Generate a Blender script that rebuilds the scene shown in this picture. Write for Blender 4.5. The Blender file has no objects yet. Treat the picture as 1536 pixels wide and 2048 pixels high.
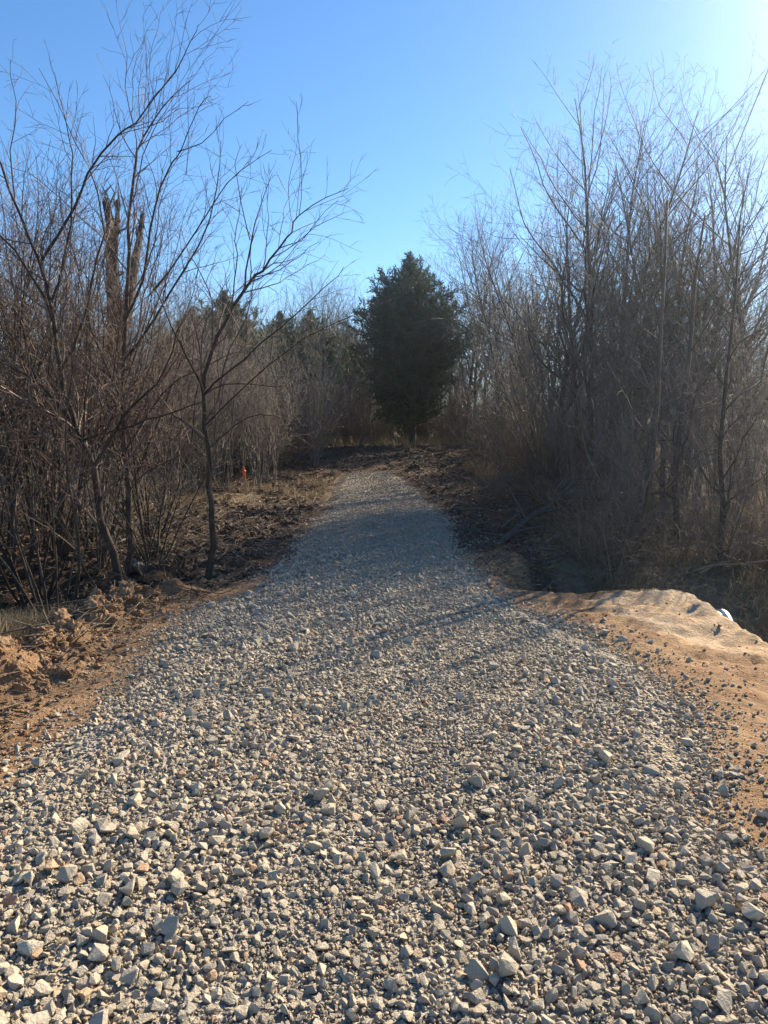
import bpy, bmesh, math, random
import numpy as np
from mathutils import Vector, Matrix, Euler

random.seed(7)
RNG = np.random.default_rng(7)
scene = bpy.context.scene
col = scene.collection
R = math.radians

# ------------------------------------------------------------------ camera, sky, sun, exposure
CAM_H, FPX, HORIZON = 1.65, 1462.0, 850.0          # metres, focal length in photograph pixels, eye-level row
PITCH = math.atan((1024 - HORIZON) / FPX)
cam_data = bpy.data.cameras.new('camera')
cam_data.sensor_fit = 'VERTICAL'
cam_data.sensor_height = 24.0
cam_data.lens = 24.0 * FPX / 2048.0
cam_data.clip_start, cam_data.clip_end = 0.05, 3000
cam = bpy.data.objects.new('camera', cam_data)
col.objects.link(cam)
cam.location = (0, 0, CAM_H)
cam.rotation_euler = (math.pi / 2 - PITCH, 0, 0)
scene.camera = cam

SUN_AZ, SUN_EL = R(41), R(29.5)                        # to the right of the drive's direction, low winter sun
world = bpy.data.worlds.new('World')
scene.world = world
world.use_nodes = True
wn = world.node_tree
sky = wn.nodes.new('ShaderNodeTexSky')
sky.sky_type = 'NISHITA'
sky.sun_disc = False
sky.sun_elevation = SUN_EL
sky.sun_rotation = SUN_AZ
sky.altitude = 200
sky.air_density = 1.0
sky.dust_density = 0.1
sky.ozone_density = 4.0
hsv = wn.nodes.new('ShaderNodeHueSaturation')
hsv.inputs['Saturation'].default_value = 1.14
wn.links.new(sky.outputs[0], hsv.inputs['Color'])
wn.links.new(hsv.outputs[0], wn.nodes['Background'].inputs[0])
wn.nodes['Background'].inputs[1].default_value = 0.072
sd = Vector((math.sin(SUN_AZ) * math.cos(SUN_EL), math.cos(SUN_AZ) * math.cos(SUN_EL), math.sin(SUN_EL)))
sun_data = bpy.data.lights.new('sun', 'SUN')
sun_data.energy = 5.0
sun_data.angle = R(0.53)
sun_data.color = (1.0, 0.84, 0.62)
sun = bpy.data.objects.new('sun', sun_data)
col.objects.link(sun)
sun.rotation_euler = (-sd).to_track_quat('-Z', 'Y').to_euler()
sun.location = (20, 20, 20)
scene.view_settings.view_transform = 'Standard'
scene.view_settings.look = 'None'
scene.view_settings.gamma = 1
scene.view_settings.exposure = 1.5
scene.render.engine = 'CYCLES'
scene.cycles.max_bounces = 6
scene.cycles.diffuse_bounces = 4
scene.cycles.transparent_max_bounces = 8

# ------------------------------------------------------------------ measuring helpers
CP, SP = math.cos(PITCH), math.sin(PITCH)
def ray(u, v):
    """direction through a photograph pixel, scaled so that its forward (y) part is 1"""
    a, b = (u - 768) / FPX, -(v - 1024) / FPX
    y = CP + b * SP
    return Vector((a / y, 1.0, (b * CP - SP) / y))
def at(u, v, depth):
    d = ray(u, v) * depth
    return Vector((d.x, d.y, d.z + CAM_H))

# ------------------------------------------------------------------ noise and terrain
def vnoise(x, y, seed=0):
    x = np.asarray(x, float); y = np.asarray(y, float)
    xi = np.floor(x).astype(np.int64); yi = np.floor(y).astype(np.int64)
    xf = x - xi; yf = y - yi
    u = xf * xf * (3 - 2 * xf); w = yf * yf * (3 - 2 * yf)
    def h(a, b):
        n = (a * 374761393 + b * 668265263 + seed * 974711) & 0x7fffffff
        n = ((n ^ (n >> 13)) * 1274126177) & 0x7fffffff
        n = n ^ (n >> 16)
        return (n & 0xffff) / 32767.5 - 1.0
    return (h(xi, yi) * (1 - u) + h(xi + 1, yi) * u) * (1 - w) + (h(xi, yi + 1) * (1 - u) + h(xi + 1, yi + 1) * u) * w
def fbm(x, y, octaves=4, seed=0, gain=0.5):
    s, a, f = 0.0, 1.0, 1.0
    for o in range(octaves):
        s = s + a * vnoise(x * f + 13.7 * o, y * f - 7.1 * o, seed + o)
        a *= gain; f *= 2.03
    return s
def sstep(t):
    t = np.clip(t, 0, 1)
    return t * t * (3 - 2 * t)
def rise(y):
    y = np.asarray(y, float)
    return 0.80 * sstep((y - 13) / 18.0) + 0.004 * np.maximum(y - 31, 0)

# drive edges: rows of the photograph turned into points on the ground
left_px = [(-420, 2048), (-150, 1760), (0, 1625), (75, 1545), (140, 1462), (205, 1398), (285, 1345), (330, 1270), (425, 1215), (522, 1172), (548, 1140), (602, 1080), (650, 1020), (668, 975), (690, 950)]
right_px = [(1900, 2048), (1620, 1760), (1470, 1660), (1420, 1560), (1385, 1500), (1375, 1410), (1325, 1345), (1230, 1302), (1160, 1272), (1085, 1240), (1000, 1200), (945, 1150), (910, 1080), (880, 1020), (845, 985), (790, 950)]
def ground_pt(u, v):
    d = ray(u, v)
    y = 1.0
    for _ in range(4000):
        z = CAM_H + d.z * y
        if z <= float(rise(y)): break
        y += 0.01
    return d.x * y, y
LE = sorted([ground_pt(*p)[::-1] for p in left_px])
RE = sorted([ground_pt(*p)[::-1] for p in right_px])
LEy, LEx = np.array([p[0] for p in LE]), np.array([p[1] for p in LE])
REy, REx = np.array([p[0] for p in RE]), np.array([p[1] for p in RE])
Y_END = min(LEy[-1], REy[-1])
def xl(y): return np.interp(y, LEy, LEx)
def xr(y): return np.interp(y, REy, REx)
def path_t(x, y):
    """-1 at the left edge of the drive, +1 at the right edge"""
    a, b = xl(y), xr(y)
    return (np.asarray(x) - (a + b) / 2) / ((b - a) / 2)

def height(x, y):
    x = np.asarray(x, float); y = np.asarray(y, float)
    z = rise(y)
    t = path_t(x, y)
    off = sstep((np.abs(t) - 1.0) / 0.35)
    off = np.maximum(off, sstep((y - Y_END) / 1.5))
    lx = xl(y) - x                                   # metres outside the left edge
    rx = x - xr(y)
    # ditch that the drive crosses
    dl = sstep((-2.15 - x - 0.1 * fbm(y * 0.9, x * 0.9, 2, 5)) / 0.9)
    dr = sstep((x - 2.95 - 0.10 * fbm(y * 1.3, 3.0, 2, 8)) / 0.55)
    tr = np.exp(-((y - 7.5) / 1.25) ** 2)
    trr = np.exp(-((np.maximum(y - 7.0, 0)) / 1.3) ** 2) * sstep((y - 4.6) / 1.2)
    z = z - 0.55 * dl * tr - 0.85 * dr * trr
    # drop just behind the sand fill
    z = z - 0.60 * sstep((y - 6.95 - 0.25 * sstep((2.2 - x) / 1.2)) / 0.5) * sstep((x - 1.15) / 0.7) * np.exp(-((np.maximum(y - 7.4, 0)) / 1.0) ** 2) * (1 - dr)
    # ragged spoil ridge along the left edge
    ridge = np.exp(-((lx - 0.80 - 0.12 * fbm(y * 1.7, 0.3, 2, 21)) / 0.24) ** 2) * sstep((y - 2.2) / 1.2) * sstep((7.5 - y) / 0.8)
    z = z + ridge * (0.14 + 0.15 * fbm(x * 2.4, y * 2.4, 4, 22, 0.6)) + off * 0.05 * np.abs(fbm(x * 5, y * 5, 4, 23, 0.6)) * sstep((lx - 0.35) / 0.3) * sstep((1.4 - lx) / 0.3) * sstep((7.6 - y) / 0.6)
    # sand fill over the pipe
    z = z + 0.10 * np.exp(-((x - 2.65) / 0.75) ** 2 - ((y - 6.55) / 0.7) ** 2)
    z = z + 0.035 * np.exp(-((rx - 0.25) / 0.3) ** 2) * sstep((7.5 - y) / 1.5)
    sandy = sstep((rx - 0.1) / 0.4) * sstep((y - 3.6) / 0.6) * sstep((7.0 - y) / 0.3)
    z = z + sandy * 0.012 * fbm(x * 16, y * 16, 2, 93)
    z = z + sandy * (0.030 * fbm(x * 2.6 + 0.6 * y, y * 3.4, 3, 91) - 0.022 * np.abs(fbm(x * 5, y * 7, 2, 92)))
    z = z - 0.22 * np.exp(-((x + 2.45) / 0.45) ** 2 - ((y - 7.45) / 0.45) ** 2)
    # churned soil beyond
    mud = sstep((y - 7.6) / 1.5) * sstep((40 - y) / 10)
    z = z + off * (0.012 * fbm(x * 3.1, y * 3.1, 3, 3) + mud * (0.055 * fbm(x * 1.3, y * 1.3, 3, 31) + 0.035 * np.abs(fbm(x * 4.2, y * 4.2, 3, 32))))
    z = z + off * 0.010 * fbm(x * 11, y * 11, 2, 41) * (y < 14)
    # wheel tracks and crown of the drive
    inside = 1 - off
    z = z + inside * (0.03 * (1 - np.clip(np.abs(t), 0, 1) ** 2) + 0.018 * fbm(x * 1.1, y * 0.8, 3, 55))
    return z
def hz(x, y): return float(height(np.array([x]), np.array([y]))[0])

def on_ground(u, v):
    """where the line of sight through a photograph pixel meets the ground"""
    d = ray(u, v)
    ys = np.arange(1.5, 60, 0.01)
    below = CAM_H + d.z * ys <= height(d.x * ys, ys)
    y = float(ys[np.argmax(below)])
    return Vector((d.x * y, y, CAM_H + d.z * y))

STAKE = on_ground(493, 990)
# ------------------------------------------------------------------ object helpers
def tag(o, label=None, cat=None, group=None, kind=None):
    if label: o['label'] = label
    if cat: o['category'] = cat
    if group: o['group'] = group
    if kind: o['kind'] = kind
    return o
def empty(name, loc=(0, 0, 0), rz=0, s=1):
    o = bpy.data.objects.new(name, None)
    col.objects.link(o)
    o.location = loc; o.rotation_euler = (0, 0, rz); o.scale = (s, s, s)
    o.empty_display_size = 0.2
    return o
def link(name, me, parent=None, mat=None):
    if mat is not None and len(me.materials) == 0: me.materials.append(mat)
    o = bpy.data.objects.new(name, me)
    col.objects.link(o)
    if parent: o.parent = parent
    return o
def copy_tree(o, parent=None):
    c = o.copy()
    col.objects.link(c)
    c.parent = parent
    for ch in o.children: copy_tree(ch, c)
    return c
def np_mesh(name, verts, faces_list, smooth=False):
    """faces_list: arrays of shape (n, k)"""
    me = bpy.data.meshes.new(name)
    verts = np.asarray(verts, np.float32)
    me.vertices.add(len(verts))
    me.vertices.foreach_set('co', verts.ravel())
    loops = np.concatenate([np.asarray(f, np.int32).ravel() for f in faces_list])
    sizes = np.concatenate([np.full(len(f), f.shape[1], np.int32) for f in faces_list])
    starts = np.concatenate([[0], np.cumsum(sizes)[:-1]]).astype(np.int32)
    me.loops.add(len(loops))
    me.loops.foreach_set('vertex_index', loops)
    me.polygons.add(len(sizes))
    me.polygons.foreach_set('loop_start', starts)
    if smooth: me.polygons.foreach_set('use_smooth', np.ones(len(sizes), bool))
    me.update(calc_edges=True)
    return me
def tubes_mesh(name, tubes, sides):
    """tubes: (points, radii) pairs; every one becomes a tapered tube"""
    groups = {}
    for pts, rad in tubes: groups.setdefault(len(pts), []).append((pts, rad))
    V, F, base = [], [], 0
    for n, lst in groups.items():
        P = np.array([[tuple(q) for q in t[0]] for t in lst], float)
        Rr = np.array([t[1] for t in lst], float)
        T = np.gradient(P, axis=1)
        T /= np.linalg.norm(T, axis=2, keepdims=True) + 1e-9
        mean = T.mean(axis=1)
        ref = np.where(np.abs(mean[:, 2:3]) < 0.8, np.array([[0, 0, 1.0]]), np.array([[1.0, 0, 0]]))[:, None, :]
        A = np.cross(T, np.broadcast_to(ref, T.shape)); A /= np.linalg.norm(A, axis=2, keepdims=True) + 1e-9
        B = np.cross(T, A)
        th = np.arange(sides) * 2 * math.pi / sides
        ring = P[:, :, None, :] + Rr[:, :, None, None] * (np.cos(th)[None, None, :, None] * A[:, :, None, :] + np.sin(th)[None, None, :, None] * B[:, :, None, :])
        b = len(lst)
        V.append(ring.reshape(-1, 3))
        idx = np.arange(b * n * sides).reshape(b, n, sides) + base
        nx = np.roll(idx, -1, axis=2)
        F.append(np.stack([idx[:, :-1], nx[:, :-1], nx[:, 1:], idx[:, 1:]], axis=-1).reshape(-1, 4))
        if sides == 3:
            F.append(idx[:, -1, :].reshape(-1, 3))
        else:
            F.append(idx[:, -1, :].reshape(-1, sides))
        base += b * n * sides
    tri = [f for f in F]
    return np_mesh(name, np.concatenate(V), tri, smooth=True)

# ------------------------------------------------------------------ materials
def new_mat(name, rough=0.8, spec=0.3):
    m = bpy.data.materials.new(name)
    m.use_nodes = True
    b = m.node_tree.nodes['Principled BSDF']
    b.inputs['Roughness'].default_value = rough
    b.inputs['Specular IOR Level'].default_value = spec
    return m, m.node_tree, b
def N(nt, kind, **kw):
    n = nt.nodes.new(kind)
    for k, v in kw.items(): setattr(n, k, v)
    return n
def ramp(nt, fac, stops):
    r = N(nt, 'ShaderNodeValToRGB')
    while len(r.color_ramp.elements) < len(stops): r.color_ramp.elements.new(0.5)
    for e, (p, c) in zip(r.color_ramp.elements, stops):
        e.position = p; e.color = (*c, 1)
    nt.links.new(fac, r.inputs[0])
    return r.outputs[0]
def noise(nt, vec, scale, detail=4, rough=0.6):
    n = N(nt, 'ShaderNodeTexNoise')
    n.inputs['Scale'].default_value = scale
    n.inputs['Detail'].default_value = detail
    n.inputs['Roughness'].default_value = rough
    if vec is not None: nt.links.new(vec, n.inputs['Vector'])
    return n.outputs['Fac']
def mix(nt, fac, a, b, mode='MIX'):
    n = N(nt, 'ShaderNodeMix', data_type='RGBA', blend_type=mode)
    for sock, val in ((n.inputs['Factor'], fac), (n.inputs[6], a), (n.inputs[7], b)):
        if hasattr(val, 'is_linked'): nt.links.new(val, sock)
        elif isinstance(val, (int, float)): sock.default_value = val
        else: sock.default_value = (*val, 1)
    return n.outputs[2]
def bump(nt, bsdf, h, strength, dist):
    b = N(nt, 'ShaderNodeBump')
    b.inputs['Strength'].default_value = strength
    b.inputs['Distance'].default_value = dist
    nt.links.new(h, b.inputs['Height'])
    nt.links.new(b.outputs[0], bsdf.inputs['Normal'])

def bark(name, lo, hi, scale=18, rough=0.65):
    m, nt, b = new_mat(name, min(1, rough + 0.15), 0.15)
    tc = N(nt, 'ShaderNodeTexCoord')
    oi = N(nt, 'ShaderNodeObjectInfo')
    mp = N(nt, 'ShaderNodeMapping'); mp.inputs['Scale'].default_value = (1, 1, 0.35)
    nt.links.new(tc.outputs['Object'], mp.inputs[0])
    n1 = noise(nt, mp.outputs[0], scale, 5)
    n2 = noise(nt, tc.outputs['Object'], 1.7, 2)
    c = ramp(nt, n1, [(0.3, lo), (0.72, hi)])
    c = mix(nt, n2, c, tuple(v * 0.55 for v in lo))
    v = N(nt, 'ShaderNodeMapRange'); v.inputs['To Min'].default_value = 0.75; v.inputs['To Max'].default_value = 1.3
    nt.links.new(oi.outputs['Random'], v.inputs[0])
    hs = N(nt, 'ShaderNodeHueSaturation')
    nt.links.new(v.outputs[0], hs.inputs['Value']); nt.links.new(c, hs.inputs['Color'])
    nt.links.new(hs.outputs[0], b.inputs['Base Color'])
    bump(nt, b, n1, 0.6, 0.01)
    return m
M_bark = bark('bark_dark', (0.045, 0.034, 0.027), (0.12, 0.093, 0.074))
M_twig = bark('twig_red', (0.13, 0.092, 0.074), (0.29, 0.215, 0.175), 8, 0.5)
M_gbark = bark('bark_grey', (0.075, 0.068, 0.06), (0.19, 0.175, 0.155))
M_gtwig = bark('twig_grey', (0.15, 0.13, 0.112), (0.33, 0.295, 0.255), 8, 0.5)
M_dead = bark('dead_wood', (0.16, 0.12, 0.085), (0.38, 0.30, 0.22), 12, 0.6)
M_snag = bark('snag_wood', (0.06, 0.055, 0.05), (0.14, 0.13, 0.12), 14, 0.8)
M_rot = bark('rotten_wood', (0.05, 0.035, 0.026), (0.17, 0.115, 0.075), 22, 0.8)
M_peel = bark('peeled_wood', (0.15, 0.095, 0.058), (0.36, 0.24, 0.145), 14, 0.6)

# gravel stone
def stone_mat(name, stops, sc):
    m, nt, b = new_mat(name, 0.85, 0.25)
    oi = N(nt, 'ShaderNodeObjectInfo'); tc = N(nt, 'ShaderNodeTexCoord')
    c = ramp(nt, oi.outputs['Random'], stops)
    n1 = noise(nt, tc.outputs['Object'], 1.6 * sc, 6, 0.7)
    n2 = noise(nt, tc.outputs['Object'], 7 * sc, 4, 0.7)
    c = mix(nt, ramp(nt, n1, [(0.35, (0, 0, 0)), (0.7, (0.5, 0.5, 0.5))]), c, (0.23, 0.205, 0.175))
    c = mix(nt, ramp(nt, n2, [(0.55, (0, 0, 0)), (0.75, (0.4, 0.4, 0.4))]), c, (0.58, 0.56, 0.52))
    nt.links.new(c, b.inputs['Base Color'])
    ad = N(nt, 'ShaderNodeMath', operation='ADD'); nt.links.new(n1, ad.inputs[0]); nt.links.new(n2, ad.inputs[1])
    bump(nt, b, ad.outputs[0], 0.9, 0.006)
    return m
M_stone = stone_mat('limestone', [(0.0, (0.276, 0.240, 0.184)), (0.2, (0.424, 0.365, 0.270)), (0.4, (0.339, 0.305, 0.248)), (0.6, (0.498, 0.425, 0.306)), (0.78, (0.382, 0.315, 0.225)), (0.9, (0.530, 0.460, 0.347)), (0.96, (0.445, 0.310, 0.184)), (1.0, (0.424, 0.235, 0.140))], 1.0)
M_clod = stone_mat('soil_clod', [(0.0, (0.20, 0.118, 0.062)), (0.5, (0.31, 0.195, 0.105)), (1.0, (0.26, 0.168, 0.10))], 1.4)
M_mudclod = stone_mat('mud_clod', [(0.0, (0.055, 0.038, 0.027)), (0.5, (0.10, 0.068, 0.045)), (1.0, (0.075, 0.055, 0.04))], 1.4)
for mm, c1, c2 in ((M_clod, (0.20, 0.11, 0.055), (0.42, 0.26, 0.14)), (M_mudclod, (0.045, 0.032, 0.024), (0.16, 0.11, 0.07))):
    mixes = [n for n in mm.node_tree.nodes if n.type == 'MIX']
    mixes[0].inputs[7].default_value = (*c1, 1); mixes[1].inputs[7].default_value = (*c2, 1)

# gravel bed below the loose stones
M_bed, nt, b = new_mat('gravel_bed', 1.0, 0.05)
tc = N(nt, 'ShaderNodeTexCoord')
vo = N(nt, 'ShaderNodeTexVoronoi'); vo.inputs['Scale'].default_value = 55; nt.links.new(tc.outputs['Object'], vo.inputs['Vector'])
vo2 = N(nt, 'ShaderNodeTexVoronoi'); vo2.inputs['Scale'].default_value = 21; nt.links.new(tc.outputs['Object'], vo2.inputs['Vector'])
sep = N(nt, 'ShaderNodeSeparateColor'); nt.links.new(vo2.outputs['Color'], sep.inputs[0])
c = ramp(nt, sep.outputs[0], [(0, (0.20, 0.18, 0.155)), (0.5, (0.31, 0.29, 0.26)), (1, (0.38, 0.345, 0.29))])
n1 = noise(nt, tc.outputs['Object'], 1.2, 5)
c = mix(nt, ramp(nt, n1, [(0.4, (0, 0, 0)), (0.62, (0.75, 0.75, 0.75))]), c, (0.30, 0.24, 0.165))
nt.links.new(c, b.inputs['Base Color'])
ad = N(nt, 'ShaderNodeMath', operation='ADD'); nt.links.new(vo.outputs['Distance'], ad.inputs[0]); nt.links.new(vo2.outputs['Distance'], ad.inputs[1])
bump(nt, b, ad.outputs[0], 1.0, 0.03)

# natural ground: dark soil, orange dirt, pale sand and grassy thatch by painted zones of real soil kinds
M_ground, nt, b = new_mat('ground_soil', 0.95, 0.15)
tc = N(nt, 'ShaderNodeTexCoord')
at_z = N(nt, 'ShaderNodeAttribute', attribute_name='zone')
sp = N(nt, 'ShaderNodeSeparateColor'); nt.links.new(at_z.outputs['Color'], sp.inputs[0])
nA = noise(nt, tc.outputs['Object'], 2.3, 7, 0.65)
nB = noise(nt, tc.outputs['Object'], 14, 6, 0.7)
nC = noise(nt, tc.outputs['Object'], 70, 3, 0.7)
soil = ramp(nt, nB, [(0.3, (0.045, 0.032, 0.024)), (0.55, (0.085, 0.06, 0.042)), (0.75, (0.14, 0.10, 0.07))])
soil = mix(nt, ramp(nt, nA, [(0.5, (0, 0, 0)), (0.7, (0.7, 0.7, 0.7))]), soil, (0.15, 0.085, 0.045))
dirt = ramp(nt, nB, [(0.25, (0.18, 0.108, 0.058)), (0.5, (0.285, 0.182, 0.102)), (0.75, (0.38, 0.265, 0.16))])
dirt = mix(nt, ramp(nt, nA, [(0.4, (0, 0, 0)), (0.65, (0.8, 0.8, 0.8))]), dirt, (0.20, 0.115, 0.062))
sand = ramp(nt, nB, [(0.3, (0.37, 0.275, 0.18)), (0.6, (0.47, 0.365, 0.25))])
sand = mix(nt, ramp(nt, nA, [(0.42, (0, 0, 0)), (0.7, (0.8, 0.8, 0.8))]), sand, (0.38, 0.24, 0.125))
thatch = ramp(nt, nB, [(0.3, (0.11, 0.085, 0.05)), (0.6, (0.21, 0.17, 0.10)), (0.8, (0.15, 0.15, 0.07))])
def zone_fac(s):
    ad = N(nt, 'ShaderNodeMath', operation='MULTIPLY_ADD'); nt.links.new(nA, ad.inputs[0]); ad.inputs[1].default_value = 0.8; nt.links.new(s, ad.inputs[2])
    mr = N(nt, 'ShaderNodeMapRange', interpolation_type='SMOOTHSTEP'); mr.inputs['From Min'].default_value = 0.72; mr.inputs['From Max'].default_value = 1.08
    nt.links.new(ad.outputs[0], mr.inputs[0])
    return mr.outputs[0]
c = mix(nt, zone_fac(sp.outputs[1]), soil, thatch)
c = mix(nt, zone_fac(sp.outputs[0]), c, dirt)
c = mix(nt, zone_fac(sp.outputs[2]), c, sand)
nt.links.new(c, b.inputs['Base Color'])
ad = N(nt, 'ShaderNodeMath', operation='MULTIPLY_ADD'); nt.links.new(nC, ad.inputs[0]); ad.inputs[1].default_value = 0.3; nt.links.new(nB, ad.inputs[2])
bump(nt, b, ad.outputs[0], 0.9, 0.04)

def blade_mat(name, stops, transl=0.25):
    m, nt, b = new_mat(name, 0.6, 0.3)
    a = N(nt, 'ShaderNodeAttribute', attribute_name='tint')
    c = ramp(nt, a.outputs['Fac'], stops)
    nt.links.new(c, b.inputs['Base Color'])
    tr = N(nt, 'ShaderNodeBsdfTranslucent'); nt.links.new(c, tr.inputs[0])
    mx = N(nt, 'ShaderNodeMixShader'); mx.inputs[0].default_value = transl
    nt.links.new(b.outputs[0], mx.inputs[1]); nt.links.new(tr.outputs[0], mx.inputs[2])
    nt.links.new(mx.outputs[0], nt.nodes['Material Output'].inputs[0])
    return m
M_dry = blade_mat('dry_grass', [(0, (0.20, 0.15, 0.085)), (0.5, (0.30, 0.235, 0.14)), (0.8, (0.38, 0.31, 0.20)), (0.93, (0.17, 0.18, 0.07)), (1, (0.11, 0.15, 0.045))])
M_green = blade_mat('green_grass', [(0, (0.045, 0.085, 0.02)), (0.7, (0.09, 0.14, 0.035)), (1, (0.25, 0.21, 0.10))])
M_leaf = blade_mat('dead_leaf', [(0, (0.09, 0.055, 0.035)), (0.5, (0.17, 0.10, 0.06)), (0.85, (0.27, 0.19, 0.12)), (1, (0.36, 0.29, 0.21))], 0.1)
M_cedar = blade_mat('cedar_foliage', [(0, (0.028, 0.055, 0.026)), (0.6, (0.055, 0.095, 0.040)), (0.88, (0.10, 0.12, 0.045)), (1, (0.18, 0.13, 0.06))], 0.2)

# ------------------------------------------------------------------ ground sheet
def spaced(segments):
    out = []
    for a, b_, s in segments:
        out.append(np.arange(a, b_ - 1e-6, s))
    return np.unique(np.round(np.concatenate(out), 4))
def geo(a, b_, n): return np.geomspace(a, b_, n)
gy = np.unique(np.concatenate([spaced([(-40, -4, 4), (-4, 1.6, 0.4), (1.6, 9.0, 0.04), (9.0, 16, 0.08), (16, 34, 0.18), (34, 60, 1.0)]), geo(60, 420, 16)]))
gxp = np.unique(np.concatenate([spaced([(0, 4.4, 0.045), (4.4, 9, 0.12), (9, 20, 0.5), (20, 40, 2.0)]), geo(40, 300, 12)]))
gx = np.concatenate([-gxp[:0:-1], gxp])
GX, GY = np.meshgrid(gx, gy)
GZ = height(GX.ravel(), GY.ravel())
verts = np.stack([GX.ravel(), GY.ravel(), GZ], axis=1)
ny, nx_ = len(gy), len(gx)
ii = np.arange(ny * nx_).reshape(ny, nx_)
quads = np.stack([ii[:-1, :-1], ii[:-1, 1:], ii[1:, 1:], ii[1:, :-1]], axis=-1).reshape(-1, 4)
me = np_mesh('ground', verts, [quads], smooth=True)
X, Y = verts[:, 0], verts[:, 1]
lx, rx = xl(Y) - X, X - xr(Y)
dirt_w = np.maximum(sstep((1.10 - lx) / 0.4) * sstep((8.8 - Y) / 1.5) * 0.85 * (lx > -0.6), 0)
dirt_w = np.maximum(dirt_w, sstep((1.0 - np.abs(rx)) / 0.5) * sstep((10.5 - Y) / 2))
dirt_w = np.maximum(dirt_w, sstep((rx + 0.2) / 0.3) * sstep((6.2 - Y) / 0.8))
sand_w = sstep((rx - 0.25) / 0.7) * sstep((Y - 4.6) / 0.9) * sstep((7.0 - Y) / 0.4) * sstep((3.35 - X) / 0.2) * sstep((X - 1.5) / 0.5) * 0.85
grass_w = np.clip(sstep((rx - 0.6) / 0.8) * sstep((Y - 6.9) / 0.6) * sstep((13 - Y) / 4) + sstep((lx - 1.2) / 0.6) * sstep((6.6 - Y) / 0.8) + sstep((Y - 38) / 6) + sstep((Y - 14) / 2) * sstep((18 - Y) / 2) * sstep((4 - lx) / 2) * (lx > 0), 0, 1)
dirt_w = dirt_w * (1 - sstep((lx - 1.2) / 0.4))
ca = me.attributes.new('zone', 'FLOAT_COLOR', 'POINT')
ca.data.foreach_set('color', np.stack([dirt_w, grass_w, sand_w, np.ones_like(X)], axis=1).astype(np.float32).ravel())
ground = link('ground', me, None, M_ground)
tag(ground, 'dark churned soil and orange dirt banks around the gravel drive', 'ground', kind='structure')

# ------------------------------------------------------------------ gravel drive
py = spaced([(0.6, 9, 0.05), (9, Y_END + 0.4, 0.1)])
pt = np.linspace(-1.25, 1.25, 71)
PT, PY = np.meshgrid(pt, py)
wob = 1 + 0.06 * fbm(PY * 1.4, np.sign(PT) * 3.0, 3, 61)
PX = (xl(PY) + xr(PY)) / 2 + PT * wob * (xr(PY) - xl(PY)) / 2
endfade = sstep((Y_END + 0.3 - PY - 0.5 * fbm(PX * 1.3, PY, 2, 66)) / 0.9)
PZ = height(PX, PY) + (0.05 * sstep((1.0 - np.abs(PT)) / 0.2) * endfade - 0.02) + 0.006 * fbm(PX * 14, PY * 14, 2, 62)
pv = np.stack([PX.ravel(), PY.ravel(), PZ.ravel()], axis=1)
a_, b_ = PT.shape
ii = np.arange(a_ * b_).reshape(a_, b_)
quads = np.stack([ii[:-1, :-1], ii[:-1, 1:], ii[1:, 1:], ii[1:, :-1]], axis=-1).reshape(-1, 4)
drive = link('gravel_drive', np_mesh('gravel_drive', pv, [quads], smooth=True), None, M_bed)
tag(drive, 'pale crushed limestone drive running back towards the dark cedar', 'drive', kind='structure')

# stone shapes: angular crushed rock
def rock_mesh(name, k, seed, flat=(1, 0.8, 0.62), mat=M_stone, worn=False):
    rnd = random.Random(seed)
    bm = bmesh.new()
    f = (1, flat[1] * rnd.uniform(0.8, 1.2), flat[2] * rnd.uniform(0.65, 1.25))
    for _ in range(k):
        d = Vector((rnd.gauss(0, 1), rnd.gauss(0, 1), rnd.gauss(0, 1))).normalized()
        q = 4.0                                         # pulls the points towards a block shape
        m_ = (abs(d.x) ** q + abs(d.y) ** q + abs(d.z) ** q) ** (1 / q)
        d = d / m_ * rnd.uniform(0.82, 1.0) * 0.5
        bm.verts.new((d.x * f[0], d.y * f[1], d.z * f[2]))
    r = bmesh.ops.convex_hull(bm, input=bm.verts)
    bmesh.ops.delete(bm, geom=[v for v in bm.verts if not v.link_faces], context='VERTS')
    bmesh.ops.recalc_face_normals(bm, faces=bm.faces)
    if worn:
        bmesh.ops.bevel(bm, geom=bm.edges[:], offset=0.022, segments=1, affect='EDGES', clamp_overlap=True)
    me = bpy.data.meshes.new(name)
    bm.to_mesh(me); bm.free()
    me.materials.append(mat)
    return me
ROCKS = [rock_mesh('stone', random.Random(i).randint(13, 22), 100 + i) for i in range(18)]
HERO_ROCKS = [rock_mesh('stone', random.Random(i).randint(10, 18), 500 + i, worn=True) for i in range(22)]
def clod_mesh(name, seed, mat):
    bm = bmesh.new()
    bmesh.ops.create_icosphere(bm, subdivisions=3, radius=0.5)
    rnd = random.Random(seed)
    o = rnd.uniform(0, 50)
    for v in bm.verts:
        n = float(fbm(np.array([v.co.x * 4 + o + v.co.z * 2.9]), np.array([v.co.y * 4 - o + v.co.z * 2.3]), 4, seed, 0.65)[0])
        v.co *= 1 + 0.30 * n + 0.10 * rnd.gauss(0, 1)
        v.co.z *= 0.55
    me = bpy.data.meshes.new(name)
    bm.to_mesh(me); bm.free()
    me.materials.append(mat)
    return me
CLODS = [clod_mesh('dirt_clod', i, M_clod) for i in range(6)]
MCLODS = [clod_mesh('mud_clod', 20 + i, M_mudclod) for i in range(6)]

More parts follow.
